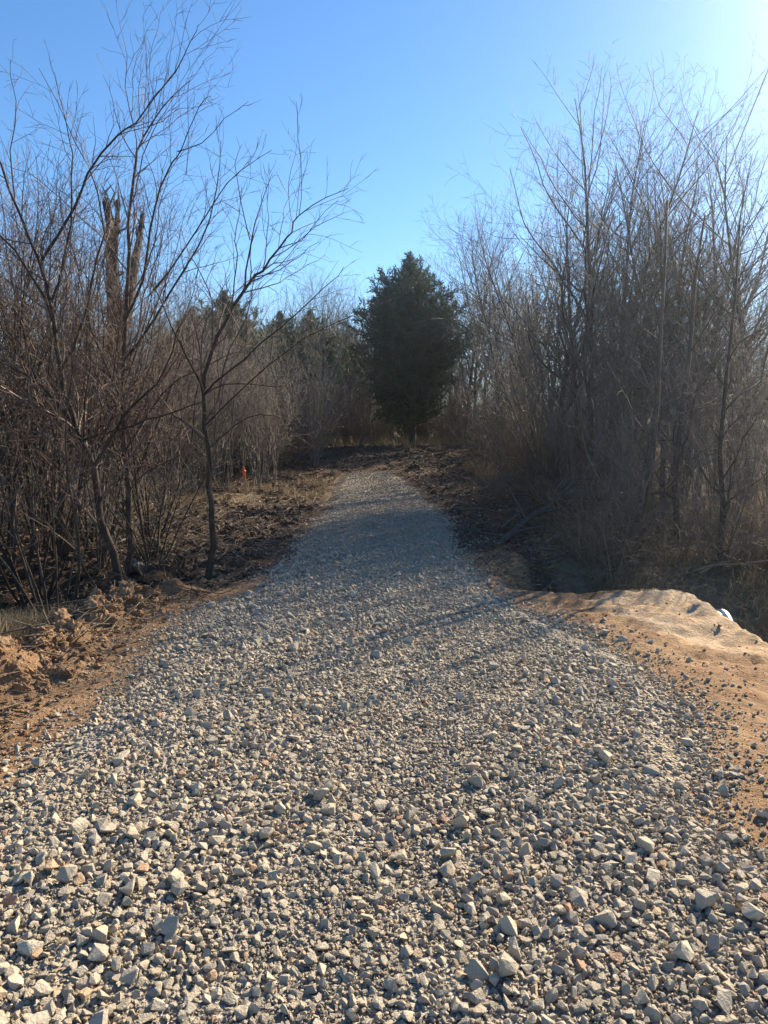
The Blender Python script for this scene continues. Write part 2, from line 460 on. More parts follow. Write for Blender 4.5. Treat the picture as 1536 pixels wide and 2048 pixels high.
def scatter_object(name, pos, rot, scl, idx, meshes, parent):
    """one object: points that carry a stone each (geometry nodes)"""
    me = bpy.data.meshes.new(name)
    me.vertices.add(len(pos))
    me.vertices.foreach_set('co', np.asarray(pos, np.float32).ravel())
    for nm, ty, arr, key in (('rot', 'FLOAT_VECTOR', rot, 'vector'), ('scl', 'FLOAT', scl, 'value'), ('idx', 'INT', idx, 'value')):
        at_ = me.attributes.new(nm, ty, 'POINT')
        at_.data.foreach_set(key, np.asarray(arr, np.int32 if ty == 'INT' else np.float32).ravel())
    o = link(name, me, parent)
    src = bpy.data.collections.new(name + '_shapes')
    for i, m_ in enumerate(meshes):
        src.objects.link(bpy.data.objects.new('%s_shape_%02d' % (name, i), m_))
    ng = bpy.data.node_groups.new(name, 'GeometryNodeTree')
    ng.interface.new_socket('Geometry', in_out='INPUT', socket_type='NodeSocketGeometry')
    ng.interface.new_socket('Geometry', in_out='OUTPUT', socket_type='NodeSocketGeometry')
    gi, go = ng.nodes.new('NodeGroupInput'), ng.nodes.new('NodeGroupOutput')
    iop = ng.nodes.new('GeometryNodeInstanceOnPoints')
    ci = ng.nodes.new('GeometryNodeCollectionInfo')
    ci.inputs['Collection'].default_value = src
    ci.inputs['Separate Children'].default_value = True
    ci.inputs['Reset Children'].default_value = True
    iop.inputs['Pick Instance'].default_value = True
    def named(nm, ty):
        n = ng.nodes.new('GeometryNodeInputNamedAttribute'); n.data_type = ty
        n.inputs['Name'].default_value = nm
        return n.outputs['Attribute']
    L = ng.links.new
    L(gi.outputs[0], iop.inputs['Points']); L(ci.outputs[0], iop.inputs['Instance'])
    L(named('idx', 'INT'), iop.inputs['Instance Index'])
    L(named('rot', 'FLOAT_VECTOR'), iop.inputs['Rotation'])
    L(named('scl', 'FLOAT'), iop.inputs['Scale'])
    L(iop.outputs[0], go.inputs[0])
    md = o.modifiers.new('stones', 'NODES'); md.node_group = ng
    tag(o, kind='stuff')
    return o

def scatter_band(y0, y1, per_m2, smin, smax, power=2.0):
    """stones spread over the drive between two distances, thinning out past the edges"""
    w = float(np.max(xr(np.linspace(y0, y1, 20)) - xl(np.linspace(y0, y1, 20)))) * 1.5
    n = int(per_m2 * (y1 - y0) * w)
    y = RNG.uniform(y0, y1, n)
    cx = (xl(y) + xr(y)) / 2
    x = cx + RNG.uniform(-w / 2, w / 2, n)
    t = path_t(x, y)
    edge = 1.0 + 0.07 * fbm(y * 1.4, np.sign(t) * 3.0, 3, 61)
    keep = RNG.random(n) < np.where(np.abs(t) < edge * 0.97, 1.0, np.clip((0.7 + 0.5 * fbm(x * 2.3, y * 2.3, 2, 88)) * np.exp(-(np.abs(t) - edge * 0.97) / 0.075), 0, 1) + 0.008 * (np.abs(t) < 1.3))
    # finer wheel tracks: fewer large stones there
    keep &= y < Y_END + 0.2 * RNG.random(n)
    inview = (np.abs(x) < 0.56 * y + 0.6)
    keep &= inview
    x, y, t = x[keep], y[keep], t[keep]
    n = len(x)
    s = smin + (smax - smin) * RNG.random(n) ** power
    return x, y, s
def drive_z(x, y):
    t = path_t(x, y)
    return height(x, y) + np.maximum(0.05 * sstep((1.0 - np.abs(t)) / 0.2) - 0.02, 0)
bands = [
    (1.5, 2.9, 90, 0.044, 0.088, 2.0), (2.9, 4.2, 60, 0.042, 0.085, 2.3), (4.2, 9, 44, 0.045, 0.088, 2.2),
    (1.5, 2.9, 1500, 0.025, 0.050, 1.4), (2.9, 4.2, 1300, 0.024, 0.048, 1.4), (4.2, 8.5, 800, 0.025, 0.050, 1.4), (8.5, Y_END, 420, 0.028, 0.052, 1.4),
    (1.5, 4.2, 4600, 0.011, 0.026, 1.2), (4.2, 8.5, 2800, 0.013, 0.027, 1.2), (8.5, 14, 800, 0.018, 0.032, 1.0),
    (1.5, 3.6, 9000, 0.004, 0.011, 1.0), (3.6, 6.0, 4000, 0.006, 0.012, 1.0),
]
sx, sy, ss = [], [], []
for bd in bands:
    x, y, s = scatter_band(*bd)
    # patches of fines (compacted wheel tracks) carry fewer big stones
    tr = fbm(x * 1.6, y * 0.7, 3, 77) + 0.7 * np.exp(-((x - 0.05 - 0.05 * y) / 0.30) ** 2) * (y < 9) - 0.1
    keep = (s < 0.024) | (tr < 0.3) | (RNG.random(len(s)) < np.where(s > 0.05, 0.2, 0.5))
    sx.append(x[keep]); sy.append(y[keep]); ss.append(s[keep])
sx, sy, ss = np.concatenate(sx), np.concatenate(sy), np.concatenate(ss)
# large stones push the others aside
order = np.argsort(-ss)
sx, sy, ss = sx[order], sy[order], ss[order]
cell, taken, keep = 0.05, {}, np.ones(len(ss), bool)
nbig = int(np.sum(ss > 0.022))
for i in range(nbig):
    cx_, cy_ = int(sx[i] // cell), int(sy[i] // cell)
    ok = True
    for a in range(cx_ - 2, cx_ + 3):
        for b2 in range(cy_ - 2, cy_ + 3):
            for (qx, qy, qs) in taken.get((a, b2), ()):
                if (qx - sx[i]) ** 2 + (qy - sy[i]) ** 2 < (0.315 * (qs + ss[i])) ** 2:
                    ok = False; break
            if not ok: break
        if not ok: break
    if ok: taken.setdefault((cx_, cy_), []).append((sx[i], sy[i], ss[i]))
    else: keep[i] = False
sx, sy, ss = sx[keep], sy[keep], ss[keep]
n = len(ss)
sz = drive_z(sx, sy) + ss * RNG.uniform(0.0, 0.29, n)
sz = np.where(ss > 0.05, sz + ss * 0.06, sz)
srot = np.stack([RNG.normal(0, 0.5, n), RNG.normal(0, 0.5, n), RNG.uniform(0, 6.283, n)], axis=1)
sidx = RNG.integers(0, len(ROCKS), n)
dist = np.sqrt(sx ** 2 + sy ** 2 + CAM_H ** 2)
vis = (np.abs(sx) < 0.53 * (sy * CP + (CAM_H - sz) * SP)) & (sy > 1.9)
score = np.where(vis, ss / dist, 0)
top = np.argsort(-score)[:300]
rest = np.setdiff1d(np.arange(n), top)
for i in top:
    o = link('stone', HERO_ROCKS[i % len(HERO_ROCKS)], drive)
    o.location = (sx[i], sy[i], sz[i]); o.rotation_euler = srot[i]; o.scale = (ss[i],) * 3
scatter_object('loose_gravel', np.stack([sx, sy, sz], axis=1)[rest], srot[rest], ss[rest], sidx[rest], ROCKS, drive)
print('stones', n)

# ------------------------------------------------------------------ clods on the spoil ridge and churned soil
def clod_field(n_, xf, yf, smin, smax, power, sink):
    y = yf(n_); x = xf(y)
    s = smin + (smax - smin) * RNG.random(n_) ** power
    z = height(x, y) + s * RNG.uniform(-sink, 0.15, n_)
    return x, y, z, s
def do_clods(name, parts, meshes, nbig):
    x, y, z, s = [np.concatenate([p[k] for p in parts]) for k in range(4)]
    kk = ((y > STAKE.y + 0.3) | (y < STAKE.y - 2) | (np.abs(x / y - STAKE.x / STAKE.y) > 0.02)) & ((np.abs(x + 2.25) > 0.4) | (np.abs(y - 7.2) > 0.4)); x, y, z, s = x[kk], y[kk], z[kk], s[kk]
    n_ = len(x)
    rot = np.stack([RNG.normal(0, 0.6, n_), RNG.normal(0, 0.6, n_), RNG.uniform(0, 6.28, n_)], axis=1)
    idx = RNG.integers(0, len(meshes), n_)
    d = np.hypot(x, y)
    big = np.argsort(-s / d)[:nbig]
    rest_ = np.setdiff1d(np.arange(n_), big)
    for i in big:
        o = link(meshes[0].name.split('.')[0], meshes[idx[i]], ground)
        o.location = (x[i], y[i], z[i]); o.rotation_euler = rot[i]; o.scale = (s[i],) * 3
    scatter_object(name, np.stack([x, y, z], 1)[rest_], rot[rest_], s[rest_], idx[rest_], meshes, ground)
do_clods('crumbled_dirt', [
    clod_field(2600, lambda y: xl(y) - 0.8 + RNG.normal(0, 0.2, len(y)), lambda k: RNG.uniform(3.2, 8.2, k), 0.012, 0.13, 4.5, 0.3),
    clod_field(1800, lambda y: xl(y) - 0.15 - np.abs(RNG.normal(0, 0.5, len(y))), lambda k: RNG.uniform(2.4, 8.5, k), 0.008, 0.035, 1.5, 0.2),
    clod_field(160, lambda y: xr(y) + 0.1 + np.abs(RNG.normal(0, 0.6, len(y))), lambda k: RNG.uniform(2.6, 4.9, k), 0.005, 0.025, 2.2, 0.2),
    clod_field(160, lambda y: xr(y) + 0.3 + RNG.uniform(0, 1.6, len(y)), lambda k: RNG.uniform(4.6, 7.0, k), 0.005, 0.03, 3, 0.35),
    clod_field(160, lambda y: xr(y) + 0.1 + np.abs(RNG.normal(0, 0.4, len(y))), lambda k: RNG.uniform(7.0, 9.5, k), 0.01, 0.05, 2, 0.3),
], CLODS, 70)
do_clods('crumbled_mud', [
    clod_field(6000, lambda y: xl(y) - 0.2 - np.abs(RNG.normal(0, 2.2, len(y))), lambda k: RNG.uniform(7.4, 20, k), 0.015, 0.16, 3.5, 0.35),
    clod_field(1500, lambda y: xr(y) + 0.2 + np.abs(RNG.normal(0, 1.5, len(y))), lambda k: RNG.uniform(9.5, 22, k), 0.02, 0.12, 3, 0.35),
    clod_field(1200, lambda y: RNG.uniform(-5, 4, len(y)), lambda k: RNG.uniform(Y_END + 0.5, 31, k), 0.04, 0.18, 2.6, 0.35),
], MCLODS, 70)

# ------------------------------------------------------------------ woody plants
UP = Vector((0, 0, 1))
class Spec:
    def __init__(s, **k):
        s.levels = 3; s.seg = (0.35, 0.25, 0.16, 0.10); s.wander = (0.10, 0.16, 0.2, 0.22); s.trop = (0.06, 0.07, 0.05, 0.03)
        s.dens = (4, 5, 6, 0); s.angle = (35, 42, 45, 45); s.ratio = (0.55, 0.5, 0.45, 0.4); s.start = (0.2, 0.15, 0.15, 0.1)
        s.tip = 0.25; s.rr = 0.5; s.rmin = 0.0022
        s.__dict__.update(k)
def side_dir(d, ang, az):
    a = d.cross(UP if abs(d.z) < 0.95 else Vector((1, 0, 0))).normalized()
    b2 = d.cross(a)
    return (d * math.cos(ang) + (a * math.cos(az) + b2 * math.sin(az)) * math.sin(ang)).normalized()
def spawn(out, pts, rad, L, lvl, S, rnd):
    """side shoots along an existing limb"""
    if lvl >= S.levels: return
    k = S.dens[lvl] * L
    k = int(k) + (rnd.random() < k - int(k))
    az = rnd.uniform(0, 6.28)
    n_ = len(pts) - 1
    for j in range(k):
        t = S.start[lvl] + (0.98 - S.start[lvl]) * (j + rnd.random()) / k
        f = t * n_; i = min(int(f), n_ - 1); f -= i
        p = pts[i].lerp(pts[i + 1], f)
        d = (pts[i + 1] - pts[i]).normalized()
        r = rad[i] * (1 - f) + rad[i + 1] * f
        az += 2.4 + rnd.uniform(-0.6, 0.6)
        ang = R(S.angle[lvl]) * rnd.uniform(0.65, 1.35)
        Lc = L * S.ratio[lvl] * (1.1 - 0.65 * t) * rnd.uniform(0.55, 1.35)
        if Lc < 0.06: continue
        limb(out, p, side_dir(d, ang, az), Lc, max(S.rmin, min(r * 0.75, r * S.rr + 0.0006)), lvl + 1, S, rnd)
def limb(out, p, d, L, r0, lvl, S, rnd):
    n_ = max(3, min(14, int(L / S.seg[lvl]) + 1))
    pts, rad = [p.copy()], [r0]
    d = d.copy(); w, tr = S.wander[lvl], S.trop[lvl]
    tip = max(S.rmin * 0.6, r0 * (S.tip if lvl else 0.07))
    for i in range(n_):
        d = d + Vector((rnd.gauss(0, w), rnd.gauss(0, w), rnd.gauss(0, w) + tr))
        d.normalize()
        p = p + d * (L / n_)
        pts.append(p); rad.append(r0 + (tip - r0) * (i + 1) / n_)
    out.setdefault(lvl, []).append((pts, rad))
    spawn(out, pts, rad, L, lvl, S, rnd)
def build_plant(name, out, mt, mc, split=2, parts=('trunk', 'crown')):
    root = empty(name)
    lo = [t for l, ts in out.items() if l < split for t in ts]
    hi = [t for l, ts in out.items() if l >= split for t in ts]
    if lo: link(parts[0], tubes_mesh(parts[0], lo, 7 if len(lo) < 60 else 5), root, mt)
    if hi: link(parts[1], tubes_mesh(parts[1], hi, 3), root, mc)
    return root
def shrub(seed, stems, H, spread, S, r0=0.016, base=0.12):
    rnd = random.Random(seed); out = {}
    for i in range(stems):
        a = rnd.uniform(0, 6.28); q = rnd.random() ** 0.7
        d = Vector((math.cos(a) * spread * q, math.sin(a) * spread * q, 1)).normalized()
        p = Vector((math.cos(a) * base * rnd.random(), math.sin(a) * base * rnd.random(), -0.08))
        limb(out, p, d, H * rnd.uniform(0.6, 1.05), r0 * rnd.uniform(0.6, 1.2), 0, S, rnd)
    return out
def sapling(seed, H, r0, S, lean=0.05):
    rnd = random.Random(seed); out = {}
    a = rnd.uniform(0, 6.28)
    limb(out, Vector((0, 0, -0.1)), Vector((math.cos(a) * lean, math.sin(a) * lean, 1)).normalized(), H, r0, 0, S, rnd)
    return out

S_thicket = Spec(levels=3, dens=(4.2, 5.0, 4.0), ratio=(0.36, 0.45, 0.45), angle=(32, 40, 42), wander=(0.10, 0.17, 0.19, 0.19), trop=(0.03, 0.05, 0.04, 0.02), seg=(0.28, 0.18, 0.13, 0.10), start=(0.2, 0.1, 0.1), rmin=0.0022)
S_tree = Spec(levels=3, dens=(3.6, 4.2, 5.0), ratio=(0.42, 0.46, 0.42), angle=(42, 40, 40), wander=(0.06, 0.12, 0.15, 0.15), trop=(0.04, 0.08, 0.05, 0.03), start=(0.22, 0.15, 0.1), rmin=0.003, seg=(0.6, 0.35, 0.2, 0.14))
S_bush = Spec(levels=2, dens=(6, 7), ratio=(0.5, 0.45), angle=(50, 50), wander=(0.16, 0.2, 0.22), trop=(-0.02, 0.0, -0.02), start=(0.15, 0.1), rmin=0.002)
S_far = Spec(levels=2, dens=(4.2, 5.0), ratio=(0.42, 0.45), angle=(38, 40), wander=(0.07, 0.12, 0.15), trop=(0.04, 0.08, 0.05), start=(0.15, 0.1), rmin=0.005, seg=(0.7, 0.4, 0.3))

S_under = Spec(levels=2, dens=(5, 7), ratio=(0.45, 0.45), angle=(40, 45), wander=(0.12, 0.18, 0.2), trop=(0.0, 0.02, 0.0), start=(0.1, 0.1), rmin=0.004, seg=(0.4, 0.25, 0.2))
M_under = bark('undergrowth', (0.12, 0.088, 0.062), (0.26, 0.20, 0.145), 6, 0.7)
S_red = Spec(levels=3, dens=(3.4, 4.2, 4.0), ratio=(0.38, 0.45, 0.45), angle=(40, 42, 42), wander=(0.08, 0.14, 0.17, 0.17), trop=(0.03, 0.07, 0.05, 0.03), start=(0.26, 0.12, 0.1), rmin=0.0022)
def size_word(s, lo, hi): return 'short' if s < lo else ('tall' if s > hi else 'mid-height')
def near(x, y, marks): return min(marks, key=lambda m_: (m_[0] - x) ** 2 + (m_[1] - y) ** 2)[2]
RIGHT = [(2.0, 10.5, 'beside the long fallen limb'), (2.8, 12.5, 'around the uprooted root ball'), (3.4, 9.4, 'behind the stripped orange stem'), (4.6, 9.6, 'behind the sand mound'),
         (3.0, 17.0, 'at the drive edge past the root ball'), (6.5, 14.0, 'deep behind the upright grey trunks'), (3.6, 22.0, 'where the gravel ends'), (8.0, 19.0, 'under the overhead wire'), (5.0, 26.0, 'next to the far clearing')]
LEFT = [(-2.6, 16.0, 'just past the orange stake'), (-3.2, 20.0, 'along the grass strip past the stake'), (-6.5, 17.0, 'behind the broken snag'), (-4.0, 25.0, 'in front of the half hidden cedar'), (-8.0, 23.0, 'deep behind the snag and stake'), (-9.5, 16, 'on the far flank of the snag')]
DITCH = [(-3.0, 7.2, 'in the ditch beside the leaning trunk'), (-4.0, 8.3, 'close behind the leaning trunk'), (-5.4, 7.6, 'in the ditch past the dry grass slope'), (-4.6, 10.4, 'between the leaning trunk and the snag'), (-6.4, 12.5, 'around the foot of the broken snag'), (-3.6, 9.0, 'next to the tall tree with long shoots')]
FAR = [(1.2, 31.0, 'directly around the big cedar trunk'), (-3.5, 32.0, 'between the big cedar and the smaller cedar'), (-8.5, 33.0, 'behind the half hidden cedar'), (5.0, 33.0, 'between the big cedar and the backlit thicket'), (-2.0, 44.0, 'deep in the far wood past the cedars'), (12.0, 40.0, 'far behind the backlit thicket'), (-15.0, 40.0, 'far behind the broken snag'), (10.0, 48.0, 'at the back of the wood beyond the thicket'), (-18.0, 50.0, 'at the back of the wood beyond the snag')]
M_brush = bark('brush_wood', (0.11, 0.085, 0.065), (0.27, 0.215, 0.165), 10, 0.6)
PROTO = {}
def proto(key, name, out, mt, mc, split):
    r = build_plant(name, out, mt, mc, split)
    PROTO[key] = [r, False]
def put(key, x, y, rz=None, s=1.0, sz=None, label=None, cat='tree', group=None, name=None, dz=0.0):
    src, used = PROTO[key]
    o = src if not used else copy_tree(src)
    PROTO[key][1] = True
    o.location = (x, y, hz(x, y) + dz)
    o.rotation_euler = (random.uniform(-0.05, 0.05), random.uniform(-0.05, 0.05), random.uniform(0, 6.28) if rz is None else rz)
    o.scale = (s, s, s if sz is None else sz)
    for k in ('label', 'category', 'group'):
        if k in o: del o[k]
    tag(o, label, cat, group)
    if name: o.name = name
    return o
for i in range(4):
    proto('thick%d' % i, 'thicket_shrub', shrub(200 + i, 7, 4.6, 0.28, S_thicket, 0.017), M_gtwig, M_gtwig, 1)
for i in range(3):
    proto('red%d' % i, 'bare_shrub', shrub(240 + i, 7, 4.4, 0.52, S_red, 0.019), M_bark, M_twig, 1)
for i in range(3):
    proto('tree%d' % i, 'bare_tree', sapling(300 + i, 7.4, 0.075, S_tree), M_gbark, M_gtwig, 2)
for i in range(3):
    proto('bush%d' % i, 'brush_tangle', shrub(330 + i, 14, 1.6, 1.2, S_bush, 0.010, 0.4), (M_dead, M_gtwig, M_brush)[i], (M_dead, M_gtwig, M_brush)[i], 1)
for i in range(3):
    proto('far%d' % i, 'woodland_tree', sapling(360 + i, 7.0, 0.09, S_far), M_gbark, M_gtwig, 1)

# --- hand-shaped trees on the left bank: limbs follow the photograph, at their own distance
def guided(name, guides, S, seed, mt, mc):
    rnd = random.Random(seed); out = {}
    root = None
    for (pix, depth, ddep, r0, r1, lvl) in guides:
        n_ = len(pix)
        raw = [at(u, v, depth + ddep * i / max(1, n_ - 1)) for i, (u, v) in enumerate(pix)]
        if root is None: root = raw[0].copy()
        pts = []
        for i in range(n_ - 1):                       # smooth the limb a little
            a = raw[max(i - 1, 0)]; b2, c2 = raw[i], raw[i + 1]; d2 = raw[min(i + 2, n_ - 1)]
            for k in (0, 0.5):
                pts.append(0.5 * ((2 * b2) + (c2 - a) * k + (2 * a - 5 * b2 + 4 * c2 - d2) * k * k + (3 * b2 - a - 3 * c2 + d2) * k ** 3))
        pts.append(raw[-1])
        m_ = len(pts)
        rad = [r0 + (r1 - r0) * (i / (m_ - 1)) ** 0.8 for i in range(m_)]
        pts = [q - root + Vector((rnd.gauss(0, 0.010), rnd.gauss(0, 0.010), rnd.gauss(0, 0.008))) * (i > 0) for i, q in enumerate(pts)]
        rad = [r_ * 0.82 for r_ in rad]
        L = sum((pts[i + 1] - pts[i]).length for i in range(m_ - 1))
        out.setdefault(lvl, []).append((pts, rad))
        spawn(out, pts, rad, L, lvl + (1 if lvl == 0 else 0), S, rnd)
    r = build_plant(name, out, mt, mc, 2)
    r.location = root
    return r
S_hero = Spec(levels=4, dens=(0, 4.6, 5.2, 5.0), ratio=(0.4, 0.33, 0.45, 0.4), angle=(35, 36, 38, 40), wander=(0.05, 0.11, 0.15, 0.17, 0.18), trop=(0.05, 0.06, 0.05, 0.03, 0.02), start=(0.3, 0.2, 0.12, 0.1), rmin=0.0022, seg=(0.35, 0.22, 0.15, 0.10, 0.08))
tA = guided('leaning_tree', [
    ([(262, 1235), (250, 1195), (225, 1110), (203, 1040), (188, 940), (165, 880), (140, 830), (122, 740), (105, 640), (92, 570), (75, 520), (40, 430), (0, 330), (-40, 250)], 7.4, 0.6, 0.062, 0.010, 0),
    ([(78, 528), (150, 415), (175, 345), (235, 270), (272, 245), (350, 145), (380, 85), (400, 48)], 7.95, -0.5, 0.020, 0.003, 1),
    ([(175, 345), (215, 318), (245, 320)], 7.8, 0.3, 0.006, 0.002, 1),
    ([(105, 640), (60, 540), (0, 470), (-60, 400)], 7.8, -0.5, 0.022, 0.006, 1),
    ([(188, 935), (235, 850), (273, 803), (312, 764), (345, 700), (360, 640)], 7.6, -0.7, 0.026, 0.006, 1),
    ([(150, 850), (90, 780), (30, 740), (-40, 700)], 7.7, -0.4, 0.022, 0.006, 1),
    ([(165, 880), (230, 860), (293, 842), (350, 822), (410, 800)], 7.6, -0.9, 0.018, 0.005, 1),
    ([(122, 740), (165, 650), (185, 560), (205, 470), (195, 380), (150, 280), (78, 137)], 7.7, 0.5, 0.022, 0.003, 1),
    ([(100, 610), (135, 500), (140, 400), (145, 310), (130, 240), (110, 145)], 7.8, 0.3, 0.018, 0.003, 1),
    ([(30, 400), (25, 300), (28, 200), (20, 120)], 8.0, 0, 0.010, 0.003, 1),
], S_hero, 11, M_bark, M_twig)
tag(tA, 'leaning bare tree with a dark bent trunk rooted beside the hollow log', 'tree')
tB = guided('bare_tree', [
    ([(246, 1170), (262, 1100), (256, 1010), (252, 950), (243, 834), (247, 700), (256, 560), (258, 450), (270, 320), (276, 294), (300, 245), (345, 195), (378, 160)], 8.6, 0.4, 0.055, 0.004, 0),
    ([(250, 640), (285, 560), (300, 460), (320, 375), (345, 325), (362, 298), (395, 215), (418, 190)], 8.7, -0.5, 0.022, 0.003, 1),
    ([(355, 303), (400, 285), (450, 240), (496, 203)], 8.3, -0.2, 0.008, 0.0025, 1),
    ([(286, 275), (290, 200), (293, 105)], 8.9, 0, 0.005, 0.0025, 1),
    ([(372, 350), (376, 260), (376, 160)], 8.6, 0.1, 0.006, 0.0025, 1),
    ([(248, 720), (310, 640), (370, 540), (420, 440), (440, 330), (442, 282)], 8.7, -0.4, 0.022, 0.003, 1),
    ([(300, 590), (380, 480), (430, 400), (480, 340), (545, 300)], 8.6, -0.3, 0.014, 0.003, 1),
    ([(244, 800), (200, 700), (170, 600), (150, 520), (120, 420)], 8.6, 0.3, 0.02, 0.004, 1),
    ([(252, 900), (300, 820), (360, 760), (420, 730), (480, 700)], 8.6, -0.5, 0.018, 0.004, 1),
], S_hero, 12, M_bark, M_twig)
tag(tB, 'tall bare tree with many long shoots behind the leaning trunk', 'tree')
tC = guided('slender_tree', [
    ([(408, 1185), (416, 1150), (428, 1088), (421, 1010), (418, 932), (411, 854), (407, 787), (418, 713), (452, 640), (482, 590), (505, 555), (525, 543), (557, 497), (580, 462), (600, 430), (650, 395), (700, 378)], 7.7, 0.5, 0.050, 0.003, 0),
    ([(505, 555), (560, 540), (600, 510), (635, 485)], 8.0, -0.2, 0.008, 0.0025, 1),
    ([(490, 578), (500, 500), (510, 450), (530, 390), (541, 348)], 8.0, 0.2, 0.014, 0.003, 1),
    ([(598, 432), (604, 350), (598, 270), (590, 200)], 8.1, 0, 0.005, 0.0025, 1),
    ([(500, 480), (480, 400), (470, 330), (482, 290)], 8.0, 0.2, 0.008, 0.0025, 1),
    ([(557, 497), (600, 480), (628, 450), (675, 400)], 8.1, -0.3, 0.007, 0.0025, 1),
    ([(408, 790), (460, 740), (520, 690), (600, 620), (650, 575), (692, 532)], 7.8, -0.6, 0.016, 0.003, 1),
    ([(411, 850), (500, 760), (580, 700), (660, 650), (770, 600)], 7.8, -0.4, 0.012, 0.0025, 1),
    ([(408, 790), (385, 735), (362, 690), (330, 620), (300, 560)], 7.8, -0.5, 0.020, 0.004, 1),
    ([(407, 790), (450, 772), (500, 768), (560, 775)], 7.8, -0.5, 0.010, 0.003, 1),
    ([(415, 900), (470, 850), (520, 830), (570, 840)], 7.8, -0.5, 0.009, 0.003, 1),
], S_hero, 13, M_bark, M_twig)
tag(tC, 'slender bare tree with forked top standing where gravel meets dark soil', 'tree')

# --- left thicket
def clear_of_stake(x, y): return y > STAKE.y + 0.3 or abs(x / y - STAKE.x / STAKE.y) > 0.05
LT = 'bare shrubs crowding the ditch on the stake side of the drive'
lab_red = 'reddish bare shrub among the tangle behind the leaning tree'
for i, (x, y, s) in enumerate([(a0, b0, c0 * (1.17 if c0 > 0.7 else 1.0)) for a0, b0, c0 in [(-3.3, 7.2, 0.8), (-4.0, 8.2, 1.0), (-4.9, 7.6, 0.9), (-4.6, 9.6, 1.05), (-5.6, 8.8, 1.1), (-5.4, 11.2, 1.1), (-6.6, 10.0, 1.15), (-7.0, 12.0, 1.2), (-4.6, 12.6, 1.1), (-6.2, 13.8, 1.2), (-8.4, 13.0, 1.2), (-5.3, 6.9, 0.7), (-3.5, 8.8, 0.9), (-4.3, 10.4, 1.1), (-5.0, 10.6, 1.1), (-6.0, 11.8, 1.2), (-2.7, 7.6, 0.55), (-4.5, 8.7, 1.0), (-4.2, 9.2, 1.0), (-5.8, 10.4, 1.1), (-7.4, 10.8, 1.1), (-4.0, 13.4, 1.0), (-3.9, 9.6, 0.95), (-4.9, 9.0, 1.0), (-3.3, 10.2, 0.8), (-2.9, 9.0, 0.72)]]):
    put('red%d' % (i % 3), x, y, s=s, label='%s reddish bare shrub %s' % (size_word(s, 0.85, 1.12), near(x, y, DITCH)), cat='shrub', group=LT, name='bare_shrub')
lab_lt = 'thin grey shrub in the thicket beyond the orange stake'
for i in range(56):
    y = random.uniform(15.5, 28); k = random.uniform(0.9, 7.5)
    x = float(xl(min(y, Y_END))) - k - (0.6 if y < 18 else 0)
    s = random.uniform(0.75, 1.15)
    put('thick%d' % (i % 4), x, y, s=s, label='%s thin grey shrub %s' % (size_word(s, 0.88, 1.02), near(x, y, LEFT)), cat='shrub', group='shrubs beyond the orange stake', name='thicket_shrub')
for i in range(20):
    y = random.uniform(9.5, 17); x = random.uniform(-8.5, -3.6) if y > 12 else random.uniform(-6.5, -2.9)
    if y < STAKE.y + 0.3 and abs(x / y - STAKE.x / STAKE.y) < 0.13: continue
    put('bush%d' % (i % 3), x, y, s=random.uniform(0.8, 1.3), label='%s tangle of dead brush ' % ('pale', 'grey', 'tawny')[i % 3] + near(x, y, DITCH + LEFT), cat='brush', group='dead brush behind the ditch trees', name='brush_tangle')

# --- right thicket
lab_rt = 'dense grey upright shrub in the backlit thicket facing the stake'
GR = 'thicket shrubs on the sand mound side of the drive'
pts_r = []
tries = 0
while len(pts_r) < 46 and tries < 4000:
    tries += 1
    y = random.uniform(10.2, 27); x = random.uniform(1.2, 15)
    edge = float(np.interp(y, [9, 11, 14, 18, 22, 27], [4.3, 3.7, 3.1, 2.7, 2.8, 3.4]))
    if x < edge or x > 0.55 * y + 0.2 or (y < 12.5 and x > 0.50 * y): continue
    if any((x - a) ** 2 + (y - b2) ** 2 < 0.8 for a, b2 in pts_r): continue
    pts_r.append((x, y))
for i, (x, y) in enumerate(pts_r):
    s = random.uniform(0.75, 1.1)
    put('thick%d' % (i % 4), x, y, s=s, label='%s grey upright shrub in the backlit thicket %s' % (size_word(s, 0.87, 1.0), near(x, y, RIGHT)), cat='shrub', group=GR, name='thicket_shrub')
# taller trees above the thicket
for i, (u, depth, topv) in enumerate([(1190, 15, 190), (1120, 17, 330), (1290, 15.5, 300), (1400, 14, 270), (1500, 14, 255), (1240, 18, 230), (1350, 18, 310), (1070, 19, 400), (1460, 17, 300), (1150, 16, 260), (1220, 16.5, 215), (1330, 15, 330), (1440, 15.5, 290), (1100, 21, 380), (1380, 20, 300)]):
    p = at(u, 900, depth)
    H = at(u, topv, depth).z - hz(p.x, p.y)
    put('tree%d' % (i % 3), p.x, p.y, s=H / 7.6, label='bare tree with ascending branches in the thicket ' + near(p.x, p.y, RIGHT), cat='tree', group='tall trees in the backlit thicket', name='bare_tree')
for i, (x, y, s) in enumerate([(12.5, 17.5, 1.0), (14.0, 20, 1.1)]):
    put('tree%d' % (i % 3), x, y, s=s, label='bare ditch tree standing past the end of the culvert pipe', cat='tree', group='trees past the culvert end', name='bare_tree')
for i, (u, depth, topv) in enumerate([(1160, 14.5, 250), (1210, 15.5, 200), (1260, 14, 270), (1370, 14.5, 300), (1450, 16, 280), (1110, 16.5, 320), (1070, 18, 390), (1280, 18, 260), (1180, 17.5, 230)]):
    p = at(u, 900, depth)
    H = at(u, topv, depth).z - hz(p.x, p.y)
    put('thick%d' % (i % 4), p.x, p.y, s=H / 4.7 * 0.85, sz=H / 4.7, label='%s many-stemmed shrub topping the backlit thicket ' % size_word(H, 6.2, 7.2) + near(p.x, p.y, RIGHT), cat='shrub', group='tall shrubs topping the backlit thicket', name='thicket_shrub')
